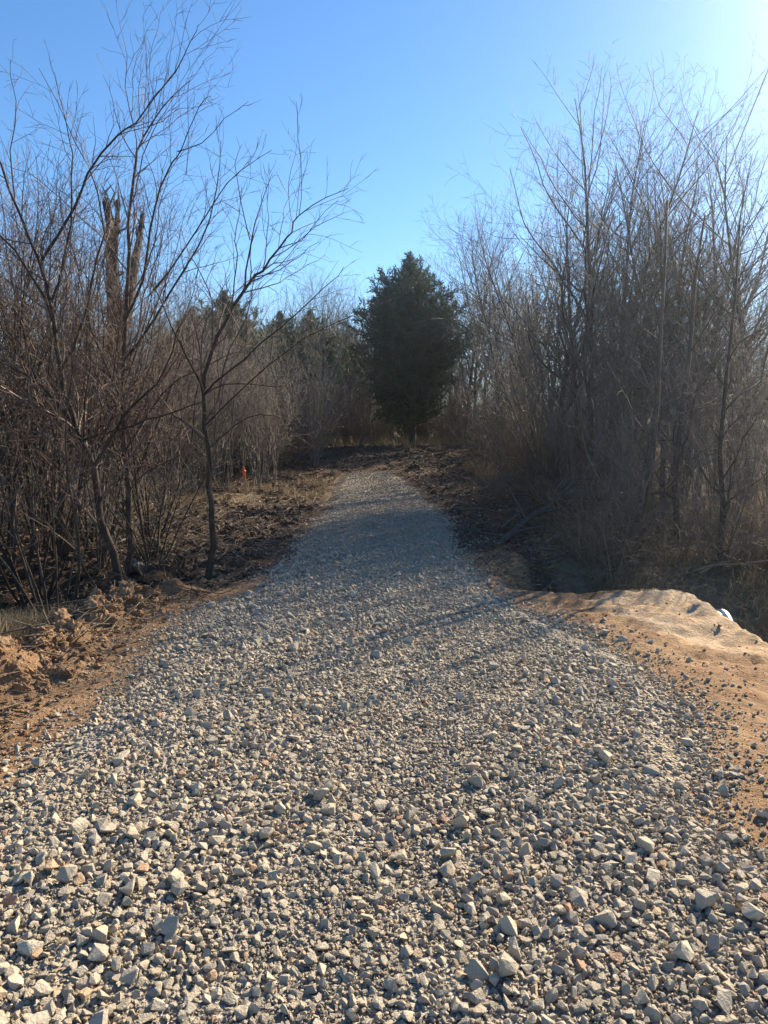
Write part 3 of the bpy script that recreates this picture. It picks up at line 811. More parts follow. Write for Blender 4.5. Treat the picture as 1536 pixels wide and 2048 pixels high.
# nearer shrubs in the right ditch
for i, (x, y, s) in enumerate([(3.4, 9.6, 0.6), (4.3, 9.2, 0.7), (5.2, 9.6, 0.75), (4.4, 10.6, 0.85), (3.4, 10.9, 0.7)]):
    put('thick%d' % (i % 4), x, y, s=s, label='%s wiry bare shrub on the grassy bank %s' % (size_word(s, 0.72, 0.88), ('near the stripped stem' if x < 4.2 else 'near the culvert ditch')), cat='shrub', group='shrubs on the bank behind the sand mound', name='thicket_shrub')
for i in range(30):
    y = random.uniform(7.9, 16) if i > 13 else random.uniform(7.7, 9.6); x = float(np.interp(y, [7.7, 8.8, 11, 14, 16], [2.6, 2.4, 2.4, 2.4, 2.3])) + random.random() * 3.2
    s = random.uniform(0.5, 0.95)
    put('bush%d' % (i % 3), x, y, s=s, label='%s tangle of %s dead twigs %s' % (size_word(s, 0.65, 0.8).replace('tall', 'large').replace('mid-height', 'mid-size').replace('short', 'low'), ('pale', 'grey', 'tawny')[i % 3], near(x, y, RIGHT)), cat='brush', group='dead twigs below the backlit thicket', name='brush_tangle')

# --- background wood
for i, (u, depth, topv, k) in enumerate([(1005, 28, 425, 0), (950, 32, 470, 1), (900, 36, 520, 2), (1060, 30, 450, 2), (640, 34, 545, 0), (590, 32, 560, 1), (690, 36, 575, 2), (545, 30, 570, 0), (730, 40, 590, 1), (660, 42, 570, 2), (930, 31, 480, 0), (985, 29.5, 432, 1), (1035, 31, 425, 2), (1062, 27, 445, 0), (885, 37, 540, 1), (965, 35, 465, 2), (570, 35, 560, 1), (615, 37, 565, 2), (705, 38, 570, 0), (755, 36, 585, 2), (500, 34, 560, 0), (1015, 34, 440, 1)]):
    p = at(u, 900, depth)
    H = at(u, topv, depth).z - hz(p.x, p.y)
    put('tree%d' % k, p.x, p.y, s=H / 7.6, label='bare tree with open branches standing ' + near(p.x, p.y, FAR), cat='tree', group='bare trees around the big cedar', name='bare_tree')
for i in range(120):
    y = random.uniform(31, 52); x = random.uniform(-0.62 * y, 0.62 * y)
    s = random.uniform(0.7, 1.05)
    put('far%d' % (i % 3), x, y, s=s, label='%s leafless tree %s' % (size_word(s, 0.8, 0.95), near(x, y, FAR)), cat='tree', group='leafless trees closing the clearing', name='woodland_tree')
for i in range(70):
    y = random.uniform(30.5, 38); x = random.uniform(-12, 9)
    if abs(x - 1.2) < 1.3 and y < 33: continue
    s = random.uniform(0.5, 1.0)
    put('thick%d' % (i % 4), x, y, s=s, label='%s thin shrub at the wood edge %s' % (size_word(s, 0.66, 0.84), near(x, y, FAR)), cat='shrub', group='shrubs below the big cedar', name='thicket_shrub')

for i in range(3):
    proto('under%d' % i, 'undergrowth_bush', shrub(390 + i, 26, 2.4, 0.9, S_under, 0.010, 0.7), M_gtwig, M_under, 1)
for i in range(64):
    y = random.uniform(31.0, 35.5); x = -13 + 24 * (i + random.random()) / 64
    if abs(x - 1.2) < 1.6 and y < 33: y += 3.5
    put('under%d' % (i % 3), x, y, s=random.uniform(0.7, 1.25), label='tangled brown undergrowth bush growing ' + near(x, y, FAR), cat='bush', group='undergrowth of the far wood', name='undergrowth_bush')
for i in range(22):
    y = random.uniform(20, 29); x = float(np.interp(y, [20, 29], [-3.2, -4.2])) - abs(random.gauss(0, 2.0))
    put('under%d' % (i % 3), x, y, s=random.uniform(0.6, 1.1), label='tangled brown bush ' + near(x, y, LEFT), cat='bush', group='bushes where the drive meets the clearing', name='undergrowth_bush')
for i in range(14):
    y = random.uniform(14, 28); x = float(np.interp(y, [13, 18, 22, 28], [3.4, 3.0, 3.0, 3.8])) + abs(random.gauss(0, 1.6))
    put('under%d' % (i % 3), x, y, s=random.uniform(0.6, 1.0), label='tangled brown bush in the shade ' + near(x, y, RIGHT), cat='bush', group='bushes inside the backlit thicket', name='undergrowth_bush')

# ------------------------------------------------------------------ cedars
def leaf_mesh(name, base, direc, length, width, tint):
    n_ = len(base)
    rnd = RNG.normal(0, 1, (n_, 3))
    side = np.cross(direc, rnd); side /= np.linalg.norm(side, axis=1, keepdims=True) + 1e-9
    a = base - side * width[:, None] * 0.5
    b2 = base + side * width[:, None] * 0.5
    c2 = base + direc * length[:, None]
    V = np.stack([a, b2, c2], 1).reshape(-1, 3)
    F = np.arange(n_ * 3).reshape(-1, 3)
    me = np_mesh(name, V, [F])
    t_ = me.attributes.new('tint', 'FLOAT', 'POINT')
    t_.data.foreach_set('value', np.repeat(tint, 3).astype(np.float32))
    return me
def cedar(seed, H, W, n_br):
    rnd = random.Random(seed); out = {}
    limb_S = Spec(levels=2, dens=(0, 5), ratio=(0.4, 0.35), angle=(40, 40), wander=(0.03, 0.10, 0.12), trop=(0.0, 0.06, 0.03), rmin=0.006, seg=(0.6, 0.3, 0.2))
    trunk = [(Vector((0.02 * math.sin(i), 0.03 * math.cos(i * 1.3), H * i / 9 - 0.1 * (i == 0))), 0.17 * (1 - i / 9.6)) for i in range(10)]
    out[0] = [([q[0] for q in trunk], [q[1] for q in trunk])]
    B, D, Lh, Wd, T = [], [], [], [], []
    for i in range(n_br):
        t = 0.11 + 0.88 * (i + rnd.random()) / n_br
        z = H * t
        prof = float(np.interp(t, [0.12, 0.2, 0.3, 0.42, 0.55, 0.7, 0.82, 0.92, 1.0], [0.42, 0.66, 0.90, 0.97, 0.82, 0.54, 0.30, 0.11, 0.02])) * (1 + 0.28 * math.sin(i * 2.399 * 3 + t * 9) * math.sin(t * 23))
        L = W * 0.5 * prof * rnd.uniform(0.55, 1.22) * 1.18 + 0.06 + 0.12 * (1 - t)
        az = i * 2.399 + rnd.uniform(-0.4, 0.4)
        el = 0.10 + 0.60 * t + rnd.uniform(-0.15, 0.2)
        d = Vector((math.cos(az) * math.cos(el), math.sin(az) * math.cos(el), math.sin(el)))
        pre = {k: len(v) for k, v in out.items()}
        limb(out, Vector((0, 0, z)), d, L, 0.012 + 0.022 * (1 - t), 1, limb_S, rnd)
        for lv in (1, 2):
            for pts, rad in out.get(lv, [])[pre.get(lv, 0):]:
                m_ = len(pts) - 1
                ln = sum((pts[j + 1] - pts[j]).length for j in range(m_))
                k = int((34 if lv == 1 else 58) * ln) + 2
                for _ in range(k):
                    f = (rnd.uniform(0.38, 1) if lv == 1 else rnd.uniform(0.05, 1)) * m_
                    j = min(int(f), m_ - 1)
                    q = pts[j].lerp(pts[j + 1], f - j)
                    dd = (pts[j + 1] - pts[j]).normalized()
                    B.append(q + Vector((rnd.gauss(0, 0.035), rnd.gauss(0, 0.035), rnd.gauss(0, 0.035))))
                    D.append((dd * 0.6 + Vector((rnd.gauss(0, 0.6), rnd.gauss(0, 0.6), rnd.gauss(0.35, 0.5)))).normalized())
                    Lh.append(rnd.uniform(0.07, 0.17)); Wd.append(rnd.uniform(0.025, 0.06))
                    T.append(min(1, max(0, rnd.gauss(0.45 + (0.35 if (math.sin(az * 2 + t * 11) > 0.7) else 0.0), 0.22))))
    root = empty('cedar_tree')
    link('trunk', tubes_mesh('trunk', out[0], 8), root, M_bark)
    link('branches', tubes_mesh('branches', out[1] + out.get(2, []), 4), root, M_bark)
    print('cedar leaves', len(B))
    link('crown', leaf_mesh('crown', np.array([tuple(q) for q in B]), np.array([tuple(q) for q in D]), np.array(Lh), np.array(Wd), np.array(T)), root, M_cedar)
    return root
PROTO['cedar'] = [cedar(5, 8.0, 4.7, 420), False]
def put_cedar(u, depth, topv, label, fat=1.0):
    p = at(u, 900, depth)
    H = at(u, topv, depth).z - hz(p.x, p.y)
    s = H / 8.1
    o = put('cedar', p.x, p.y, s=s * fat, sz=s, label=label, cat='cedar tree', name='cedar_tree')
    return o
put_cedar(826, 30, 502, 'big dark green cedar with a broad cone shape at the end of the drive')
put_cedar(452, 25, 572, 'dark cedar half hidden behind the bare shrubs near the slender forked tree')
put_cedar(612, 31, 615, 'smaller cedar in shade between the thicket and the big cedar')
put_cedar(560, 29, 618, 'shaded cedar standing close behind the thicket past the stake')
put_cedar(704, 37, 650, 'slim cedar top showing over the undergrowth beside the big cedar', 0.8)
put_cedar(385, 27, 610, 'dark cedar behind the fork of the slender tree')
put_cedar(655, 34, 690, 'low bushy cedar beside the big cedar trunk', 1.3)

# ------------------------------------------------------------------ dead snag with broken prongs
def snag():
    D = 15.0
    base = at(228, 960, D); base.z = hz(base.x, base.y)
    root = empty('dead_snag', base)
    def prong(px, r0, r1):
        pts = [at(u, v, D) - base for u, v in px]
        return (pts, [r0 + (r1 - r0) * i / (len(pts) - 1) for i in range(len(pts))])
    trunk = tubes_mesh('trunk', [prong([(232, 965), (230, 860), (226, 760), (228, 660), (224, 560), (222, 500), (217, 440), (213, 402)], 0.17, 0.03)], 10)
    rough(trunk, 0.03); link('trunk', trunk, root, M_snag)
    for px, r0, r1 in (([(226, 570), (232, 500), (235, 440), (234, 400)], 0.10, 0.015), ([(232, 720), (255, 610), (270, 520), (280, 470), (285, 430)], 0.10, 0.045)):
        me_ = tubes_mesh('broken_prong', [prong(px, r0, r1)], 8)
        rough(me_, 0.025); link('broken_prong', me_, root, M_snag)
    rnd = random.Random(2)
    spl = []
    for (u, v) in ((213, 402), (217, 440), (235, 402), (285, 430), (280, 470), (224, 520)):
        for _ in range(5):
            p0 = at(u + rnd.gauss(0, 3), v + rnd.uniform(6, 40), D + rnd.gauss(0, 0.05)) - base
            spl.append(([p0, p0 + Vector((rnd.gauss(0, 0.05), rnd.gauss(0, 0.05), rnd.uniform(0.1, 0.3))), p0 + Vector((rnd.gauss(0, 0.09), rnd.gauss(0, 0.06), rnd.uniform(0.3, 0.6)))], [0.022, 0.014, 0.003]))
    for v in (480, 560, 640, 700):
        p0 = at(225, v, D) - base
        spl.append(([p0, p0 + Vector((rnd.choice((-1, 1)) * 0.22, rnd.gauss(0, 0.1), 0.15)), p0 + Vector((rnd.choice((-1, 1)) * 0.4, rnd.gauss(0, 0.2), 0.35))], [0.035, 0.022, 0.008]))
    link('splinters', tubes_mesh('splinters', spl, 4), root, M_snag)
    tag(root, 'dead broken snag with splintered prongs standing up behind the ditch shrubs', 'snag')
def rough(me_, amp):
    n_ = len(me_.vertices)
    co = np.empty(n_ * 3, np.float32); me_.vertices.foreach_get('co', co); co = co.reshape(-1, 3)
    co += RNG.normal(0, amp, co.shape) * np.array([1, 1, 0.5])
    me_.vertices.foreach_set('co', co.ravel()); me_.update()
snag()

# ------------------------------------------------------------------ survey stake
def box_mesh(name, w, d, h, taper=1.0, z0=0.0):
    V = [(-w / 2, -d / 2, z0), (w / 2, -d / 2, z0), (w / 2, d / 2, z0), (-w / 2, d / 2, z0)]
    V += [(x * taper, y * taper, z0 + h) for x, y, _ in V[:4]]
    bm = bmesh.new(); vs = [bm.verts.new(v) for v in V]
    for f in ((3, 2, 1, 0), (4, 5, 6, 7), (0, 1, 5, 4), (1, 2, 6, 5), (2, 3, 7, 6), (3, 0, 4, 7)): bm.faces.new([vs[i] for i in f])
    bmesh.ops.bevel(bm, geom=bm.edges[:], offset=min(w, d) * 0.1, segments=1, affect='EDGES')
    me_ = bpy.data.meshes.new(name); bm.to_mesh(me_); bm.free()
    return me_
M_orange, nt, b = new_mat('orange_paint', 0.5, 0.4)
tc = N(nt, 'ShaderNodeTexCoord')
nt.links.new(ramp(nt, noise(nt, tc.outputs['Object'], 30, 3), [(0.3, (0.62, 0.10, 0.03)), (0.7, (0.85, 0.20, 0.06))]), b.inputs['Base Color'])
M_lath = bark('stake_wood', (0.42, 0.32, 0.22), (0.62, 0.50, 0.37), 20, 0.7)
p = STAKE
st = empty('survey_stake', (p.x, p.y, hz(p.x, p.y) - 0.03))
st.rotation_euler = (0.02, -0.09, 0.4); st.scale = (1.2, 1.2, 1.3)
link('stake_shaft', box_mesh('stake_shaft', 0.045, 0.025, 0.30), st, M_lath)
link('painted_top', box_mesh('painted_top', 0.046, 0.026, 0.22, 0.8, 0.30), st, M_orange)
rb = bmesh.new()
bmesh.ops.create_uvsphere(rb, u_segments=10, v_segments=7, radius=0.5)
for v in rb.verts:
    v.co = Vector((v.co.x * 0.075 * (1 + 0.2 * math.sin(v.co.z * 9)), v.co.y * 0.055, v.co.z * 0.13 + 0.43))
rme = bpy.data.meshes.new('flagging_ribbon'); rb.to_mesh(rme); rb.free(); rough(rme, 0.004)
link('flagging_ribbon', rme, st, M_orange)
tag(st, 'wooden survey stake with orange flagging in the dark soil', 'stake')

# ------------------------------------------------------------------ culvert pipe
M_steel, nt, b = new_mat('galvanised_steel', 0.32, 0.5)
b.inputs['Metallic'].default_value = 0.85
tc = N(nt, 'ShaderNodeTexCoord')
nt.links.new(ramp(nt, noise(nt, tc.outputs['Object'], 9, 5), [(0.3, (0.50, 0.52, 0.55)), (0.7, (0.72, 0.73, 0.75))]), b.inputs['Base Color'])
PIPE_R, PIPE_Y, PIPE_X1 = 0.36, 6.74, 3.14
ptop = at(1425, 1212, PIPE_Y).z
prof = [(i * 0.025, PIPE_R + 0.003 * math.sin(i * 0.025 * 2 * math.pi / 0.07)) for i in range(60)]
ring_n = 40
def lathe_x(name, prof):
    V = np.array([[x, r * math.cos(a), r * math.sin(a)] for x, r in prof for a in np.arange(ring_n) * 2 * math.pi / ring_n])
    k = len(prof); ii = np.arange(k * ring_n).reshape(k, ring_n); nx2 = np.roll(ii, -1, axis=1)
    return np_mesh(name, V, [np.stack([ii[:-1], nx2[:-1], nx2[1:], ii[1:]], -1).reshape(-1, 4)], smooth=True)
cul = empty('culvert_pipe', (PIPE_X1 - 1.475, PIPE_Y, ptop - PIPE_R + 0.005))
cul.rotation_euler = (0, 0.02, R(-4))
link('barrel', lathe_x('barrel', prof + [(x, r - 0.012) for x, r in prof[::-1]]), cul, M_steel)
link('rim', lathe_x('rim', [(1.46, PIPE_R - 0.016), (1.46, PIPE_R + 0.012), (1.505, PIPE_R + 0.012), (1.505, PIPE_R - 0.016), (1.46, PIPE_R - 0.016)]), cul, M_steel)
tag(cul, 'galvanised steel culvert pipe end poking from the sand mound', 'pipe')

# ------------------------------------------------------------------ logs and fallen limbs
def log_thing(name, label, p0, p1, r, mat, hollow=False, sides=16, cat='log', stub=None):
    d = p1 - p0
    root = empty(name, p0)
    pts = [d * (i / 14) + Vector((0, 0, 0.04 * math.sin(i * 0.47))) for i in range(15)]
    me_ = tubes_mesh('bark', [(pts, [r * (1 + 0.10 * math.sin(i * 2.2)) for i in range(15)])], sides)
    rough(me_, r * 0.13)
    me_.polygons.foreach_set('use_smooth', np.zeros(len(me_.polygons), bool))
    link('bark', me_, root, mat)
    t = d.normalized()
    # cut or hollow end
    a = t.cross(UP).normalized(); b2 = t.cross(a)
    k = 16
    ring = lambda rr, s: [tuple(t * s + (a * math.cos(x) + b2 * math.sin(x)) * rr) for x in np.arange(k) * 2 * math.pi / k]
    V = ring(r * 0.985, -0.004) + ring(r * (0.78 if hollow else 0.5), -0.012 if not hollow else 0.01) + ring(r * (0.70 if hollow else 0.06), 0.35 if hollow else -0.006)
    ii = np.arange(3 * k).reshape(3, k); nx2 = np.roll(ii, -1, axis=1)
    e = np_mesh('cut_end', V, [np.stack([ii[:-1], nx2[:-1], nx2[1:], ii[1:]], -1).reshape(-1, 4), ii[2:3, ::1]], smooth=False)
    link('cut_end', e, root, M_snag if hollow else M_peel)
    if stub:
        link('branch_stub', tubes_mesh('branch_stub', [([d * 0.5, d * 0.5 + stub * 0.5, d * 0.5 + stub], [r * 0.3, r * 0.22, r * 0.1])], 7), root, mat)
    tag(root, label, cat)
    return root
pA = at(291, 1180, 7.35)
log_thing('hollow_log', 'dark hollow log end lying at the foot of the leaning tree', pA, pA + Vector((0.12, 0.75, 0.02)), 0.115, M_rot, True)
pB = at(303, 1146, 8.3)
log_thing('rotten_log', 'rotten brown log lying between the leaning tree and the slender tree', pB, at(418, 1163, 8.1), 0.085, M_rot, False, stub=Vector((0.1, -0.1, 0.25)))
pC = at(255, 1137, 8.7)
log_thing('split_log', 'pale split piece of wood on the dark soil beyond the hollow log', pC, at(300, 1131, 8.8), 0.07, M_dead)
# fallen trunk on the right and a stripped leaning stem
def fallen(name, label, px, dep, r0, r1, mat, seed, S=None, cat='branch'):
    rnd = random.Random(seed); out = {}
    raw = [at(u, v, d) for (u, v), d in zip(px, dep)]
    root = raw[0].copy()
    pts = [q - root for q in raw]; m_ = len(pts)
    rad = [r0 + (r1 - r0) * i / (m_ - 1) for i in range(m_)]
    out[0] = [(pts, rad)]
    if S: spawn(out, pts, rad, sum((pts[i + 1] - pts[i]).length for i in range(m_ - 1)), 1, S, rnd)
    r = build_plant(name, out, mat, mat, 1, ('limb', 'twigs')); r.location = root
    tag(r, label, cat)
    return r
S_fallen = Spec(levels=2, dens=(0, 3.0), ratio=(0.4, 0.3), angle=(40, 45), rmin=0.003, trop=(0, 0.02, 0))
fallen('fallen_limb', 'long grey fallen limb propped up from the soil into the thicket', [(965, 1120), (1020, 1070), (1060, 1035), (1095, 1015), (1120, 990), (1170, 945), (1215, 900)], [9.6, 10.2, 10.8, 11.1, 11.4, 11.8, 12.2], 0.055, 0.022, M_gbark, 3, S_fallen)
fallen('stripped_stem', 'broken stem with its bark stripped to orange wood', [(1266, 1112), (1276, 1085), (1282, 1050), (1292, 1015), (1300, 980)], [9.1, 9.15, 9.2, 9.25, 9.3], 0.014, 0.034, M_peel, 4)
fallen('grey_trunk', 'upright grey trunk rising above the stripped stem', [(1268, 1175), (1278, 1100), (1294, 1010), (1306, 900), (1316, 780), (1322, 650), (1330, 520), (1335, 400)], [9.4] * 8, 0.055, 0.012, M_gbark, 5, Spec(levels=3, dens=(0, 3.0, 4.5), ratio=(0.4, 0.33, 0.4), angle=(40, 40, 42), start=(0.2, 0.25, 0.1), rmin=0.0025), 'tree')
fallen('grey_trunk', 'upright grey trunk standing in dry grass behind the sand mound', [(1352, 1180), (1356, 1080), (1350, 960), (1362, 840), (1380, 700), (1390, 560), (1410, 430)], [9.8] * 7, 0.06, 0.012, M_gbark, 6, Spec(levels=3, dens=(0, 3.0, 4.5), ratio=(0.4, 0.33, 0.4), angle=(40, 40, 42), start=(0.2, 0.25, 0.1), rmin=0.0025), 'tree')
fallen('grey_trunk', 'thin grey trunk beside the culvert ditch in the dry grass', [(1436, 1200), (1440, 1120), (1446, 1020), (1440, 900), (1452, 760), (1470, 600), (1480, 450)], [9.0] * 7, 0.045, 0.010, M_gbark, 7, Spec(levels=3, dens=(0, 3.0, 4.5), ratio=(0.4, 0.33, 0.4), angle=(40, 40, 42), start=(0.2, 0.25, 0.1), rmin=0.0025), 'tree')
fallen('bright_limb', 'pale bare limb lying level in front of the backlit thicket', [(1150, 1030), (1180, 1022), (1215, 1016), (1250, 1008)], [10.4, 10.2, 10.0, 9.9], 0.018, 0.010, M_dead, 8, S_fallen)
for i in range(4):
    rnd = random.Random(70 + i); out = {}
    limb(out, Vector((0, 0, 0.04)), Vector((1, 0, 0.10)), 2.3, 0.024, 0, Spec(levels=3, dens=(4.5, 5, 4), ratio=(0.45, 0.45, 0.4), angle=(38, 40, 40), wander=(0.08, 0.15, 0.18, 0.2), trop=(0.0, 0.01, 0.0, 0.0), start=(0.25, 0.15, 0.1), rmin=0.0025), rnd)
    mt_ = (M_brush, M_dead, M_gtwig, M_brush)[i]
    PROTO['cut%d' % i] = [build_plant('cut_branch', out, mt_, mt_, 1, ('limb', 'twigs')), False]
for i in range(26):
    y = random.uniform(8.2, 13.5) if i < 20 else random.uniform(13, 18)
    x = float(np.interp(y, [8.2, 10, 13, 18], [2.2, 1.7, 1.9, 2.0])) + random.random() ** 1.3 * 2.4
    if i % 2 == 0: x += 1.5
    o = put('cut%d' % (i % 4), x, y, rz=random.gauss(0.5, 0.8) if i % 2 else random.gauss(2.2, 0.5), s=random.uniform(0.5, 1.0), label='', cat='branch', group='cut branches lying on the verge', name='cut_branch', dz=0.03)
    o['label'] = '%s cut branch with %s twigs lying %s' % (size_word(o.scale.x, 0.7, 0.9).replace('tall', 'long').replace('mid-height', 'mid-size'), ('brown', 'pale', 'grey', 'tawny')[i % 4], near(x, y, RIGHT))
    o.rotation_euler.x = random.uniform(0, 6.28) * 0; o.rotation_euler.y = random.uniform(-0.22, 0.02)
# root ball at the end of an uprooted trunk
rp = at(1092, 972, 12.2)
rp.z = hz(rp.x, rp.y) + 0.42
rbt = empty('root_ball', rp)
bm = bmesh.new(); bmesh.ops.create_icosphere(bm, subdivisions=3, radius=0.30)
for v in bm.verts:
    n_ = float(fbm(np.array([v.co.x * 6 + 4 + v.co.z * 3]), np.array([v.co.y * 6 + v.co.z * 5]), 3, 9)[0])
    v.co *= 1 + 0.25 * n_
    v.co.y *= 0.6
me = bpy.data.meshes.new('soil_mass'); bm.to_mesh(me); bm.free()
link('soil_mass', me, rbt, M_mudclod)
out = {}
rnd = random.Random(4)
for i in range(34):
    d = Vector((rnd.gauss(0, 1), rnd.gauss(0, 0.6) - 0.3, rnd.gauss(0, 1))).normalized()
    limb(out, d * 0.18, d, rnd.uniform(0.3, 0.75), rnd.uniform(0.006, 0.02), 1, Spec(levels=2, dens=(0, 5), wander=(0.1, 0.22, 0.25), trop=(0, -0.04, -0.04)), rnd)
link('roots', tubes_mesh('roots', [t for ts in out.values() for t in ts], 5), rbt, M_snag)
link('trunk', tubes_mesh('trunk', [([Vector((0, 0, 0)), Vector((0.9, 0.5, -0.05)), Vector((2.2, 1.2, -0.18))], [0.12, 0.10, 0.08])], 9), rbt, M_gbark)
tag(rbt, 'uprooted stump with a round root ball at the thicket edge', 'stump')

# loose sticks that can be told apart
for i in range(46):
    if i < 26: y = random.uniform(8.5, 18); x = float(xl(y)) - random.uniform(0.2, 4.0); lab = 'loose dead stick lying on the churned soil around the orange stake'; g = 'sticks around the stake'
    elif i < 40: y = random.uniform(9, 17); x = float(xr(y)) + random.uniform(0.3, 2.5); lab = 'loose dead stick lying on the soil below the fallen limb'; g = 'sticks below the fallen limb'
    else: y = random.uniform(3.6, 7.0); x = float(xl(y)) - random.uniform(0.4, 1.2); lab = 'loose dead stick lying on the orange spoil ridge'; g = 'sticks on the spoil ridge'
    rnd = random.Random(900 + i); out = {}
    L = rnd.uniform(0.4, 1.4) if i < 40 else rnd.uniform(0.25, 0.5)
    a = rnd.uniform(0, 6.28)
    limb(out, Vector((0, 0, 0)), Vector((math.cos(a), math.sin(a), 0.05)), L, rnd.uniform(0.006, 0.018), 1, Spec(levels=2, dens=(0, 3), trop=(0, 0, 0), wander=(0.1, 0.1, 0.15)), rnd)
    o = link('dead_stick', tubes_mesh('dead_stick', [t for ts in out.values() for t in ts], 5), None, M_dead if i % 2 else M_gtwig)
    o.location = (x, y, hz(x, y) + 0.03)
    tag(o, lab, 'stick', g)

# ------------------------------------------------------------------ grass, leaves and twig litter (uncountable)
def blades(name, x, y, lmin, lmax, width, lean, mat, label, cat, tint_mu=0.45):
    n_ = len(x)
    z = height(x, y) - 0.01
    base = np.stack([x, y, z], 1)
    az = RNG.uniform(0, 6.283, n_); ln = np.abs(RNG.normal(0, lean, n_))
    d = np.stack([np.cos(az) * np.sin(ln), np.sin(az) * np.sin(ln), np.cos(ln)], 1)
    L = RNG.uniform(lmin, lmax, n_)
    az2 = az + RNG.normal(0, 0.5, n_)
    mid = base + d * (L * 0.55)[:, None]
    d2 = d + np.stack([np.cos(az2), np.sin(az2), -0.35 * np.ones(n_)], 1) * RNG.uniform(0.1, 0.9, n_)[:, None]
    d2 /= np.linalg.norm(d2, axis=1, keepdims=True)
    tip = mid + d2 * (L * 0.45)[:, None]
    wv = np.stack([-np.sin(az + 1.0), np.cos(az + 1.0), np.zeros(n_)], 1) * (width * RNG.uniform(0.6, 1.3, n_))[:, None] * 0.5
    V = np.stack([base - wv, base + wv, mid + wv * 0.8, mid - wv * 0.8, tip], 1).reshape(-1, 3)
    i0 = np.arange(n_)[:, None] * 5
    me_ = np_mesh(name, V, [i0 + np.array([[0, 1, 2, 3]]), i0 + np.array([[3, 2, 4]])])
    t_ = me_.attributes.new('tint', 'FLOAT', 'POINT')
    t_.data.foreach_set('value', np.repeat(np.clip(RNG.normal(tint_mu, 0.25, n_), 0, 1), 5).astype(np.float32))
    o = link(name, me_, None, mat)
    tag(o, label, cat, kind='stuff')
    return o
def clumped(n_, xf, y0, y1, seed, thr):
    y = RNG.uniform(y0, y1, n_); x = xf(y, n_)
    k = fbm(x * 1.6, y * 1.6, 3, seed) > thr + RNG.normal(0, 0.25, n_)
    return x[k], y[k]
x, y = clumped(52000, lambda y, k: np.interp(y, [7.0, 7.6, 9, 11, 13], [2.9, 2.5, 2.4, 2.5, 2.7]) + np.abs(RNG.normal(0, 2.2, k)), 7.15, 13, 71, -0.05)
blades('dry_grass', x, y, 0.05, 0.26, 0.0055, 1.2, M_dry, 'matted dry grass on the bank behind the sand mound', 'grass', 0.42)
x, y = clumped(16000, lambda y, k: xl(y) - 1.15 - np.abs(RNG.normal(0, 0.9, k)), 4.2, 6.7, 72, -0.6)
blades('dry_grass', x, y, 0.08, 0.32, 0.006, 0.6, M_dry, 'pale dry grass on the slope beyond the orange spoil ridge', 'grass', 0.4)
x, y = clumped(7000, lambda y, k: -2.75 - np.abs(RNG.normal(0, 0.5, k)), 6.6, 7.7, 73, -0.1)
blades('green_grass', x, y, 0.10, 0.35, 0.009, 0.7, M_green, 'green grass in the shaded ditch by the leaning tree', 'grass', 0.4)
x, y = clumped(6000, lambda y, k: xl(y) - np.abs(RNG.normal(0, 2.0, k)) - 0.15, 14.5, 19, 74, 0.05)
kk = (y > STAKE.y + 0.3) | (np.abs(x / y - STAKE.x / STAKE.y) > 0.05); x, y = x[kk], y[kk]
blades('dry_grass', x, y, 0.06, 0.25, 0.009, 0.6, M_dry, 'dry grass strip beyond the orange stake', 'grass', 0.3)
x, y = clumped(26000, lambda y, k: RNG.uniform(-16, 16, k), 29, 40, 75, -0.2)
blades('dry_grass', x, y, 0.15, 0.6, 0.02, 0.4, M_dry, 'tall dry grass at the foot of the far wood', 'grass', 0.4)
x, y = clumped(30000, lambda y, k: xr(y) + 2.0 + np.abs(RNG.normal(0, 4, k)), 10.5, 22, 78, 0.0)
blades('dry_grass', x, y, 0.1, 0.4, 0.009, 0.6, M_dry, 'dry grass under the backlit thicket', 'grass', 0.2)

def litter(name, x, y, smin, smax, label):
    n_ = len(x)
    s = RNG.uniform(smin, smax, n_)
    z = height(x, y) + 0.008
    a = RNG.uniform(0, 6.283, n_)
    u = np.stack([np.cos(a), np.sin(a), RNG.normal(0, 0.35, n_)], 1) * s[:, None] * 0.5
    w = np.stack([-np.sin(a), np.cos(a), RNG.normal(0, 0.35, n_)], 1) * s[:, None] * 0.3
    c2 = np.stack([x, y, z + s * 0.12], 1)
    V = np.stack([c2 - u, c2 - w - np.array([0, 0, 0.004]), c2 + u, c2 + w - np.array([0, 0, 0.004])], 1).reshape(-1, 3)
    F = np.arange(n_ * 4).reshape(-1, 4)
    me_ = np_mesh(name, V, [np.concatenate([F[:, [0, 1, 2]], F[:, [0, 2, 3]]])])
    t_ = me_.attributes.new('tint', 'FLOAT', 'POINT')
    t_.data.foreach_set('value', np.repeat(RNG.random(n_), 4).astype(np.float32))
    tag(link(name, me_, None, M_leaf), label, 'leaf litter', kind='stuff')
y = RNG.uniform(7.6, 22, 16000); x = xl(y) - 0.1 - np.abs(RNG.normal(0, 3.2, len(y)))
litter('leaf_litter', x, y, 0.02, 0.07, 'dead leaves strewn over the dark soil by the orange stake')
y = RNG.uniform(3.6, 7.6, 1600); x = xl(y) - 0.25 - np.abs(RNG.normal(0, 0.8, len(y)))
litter('leaf_litter', x, y, 0.015, 0.045, 'dead leaves and bark bits strewn over the orange spoil ridge')
y = RNG.uniform(8.0, 24, 14000); x = xr(y) + 0.15 + np.abs(RNG.normal(0, 2.6, len(y)))
litter('leaf_litter', x, y, 0.02, 0.07, 'dead leaves strewn below the backlit thicket')
y = RNG.uniform(Y_END, 33, 12000); x = RNG.uniform(-8, 9, len(y))
litter('leaf_litter', x, y, 0.03, 0.09, 'dead leaves strewn over the clearing before the big cedar')
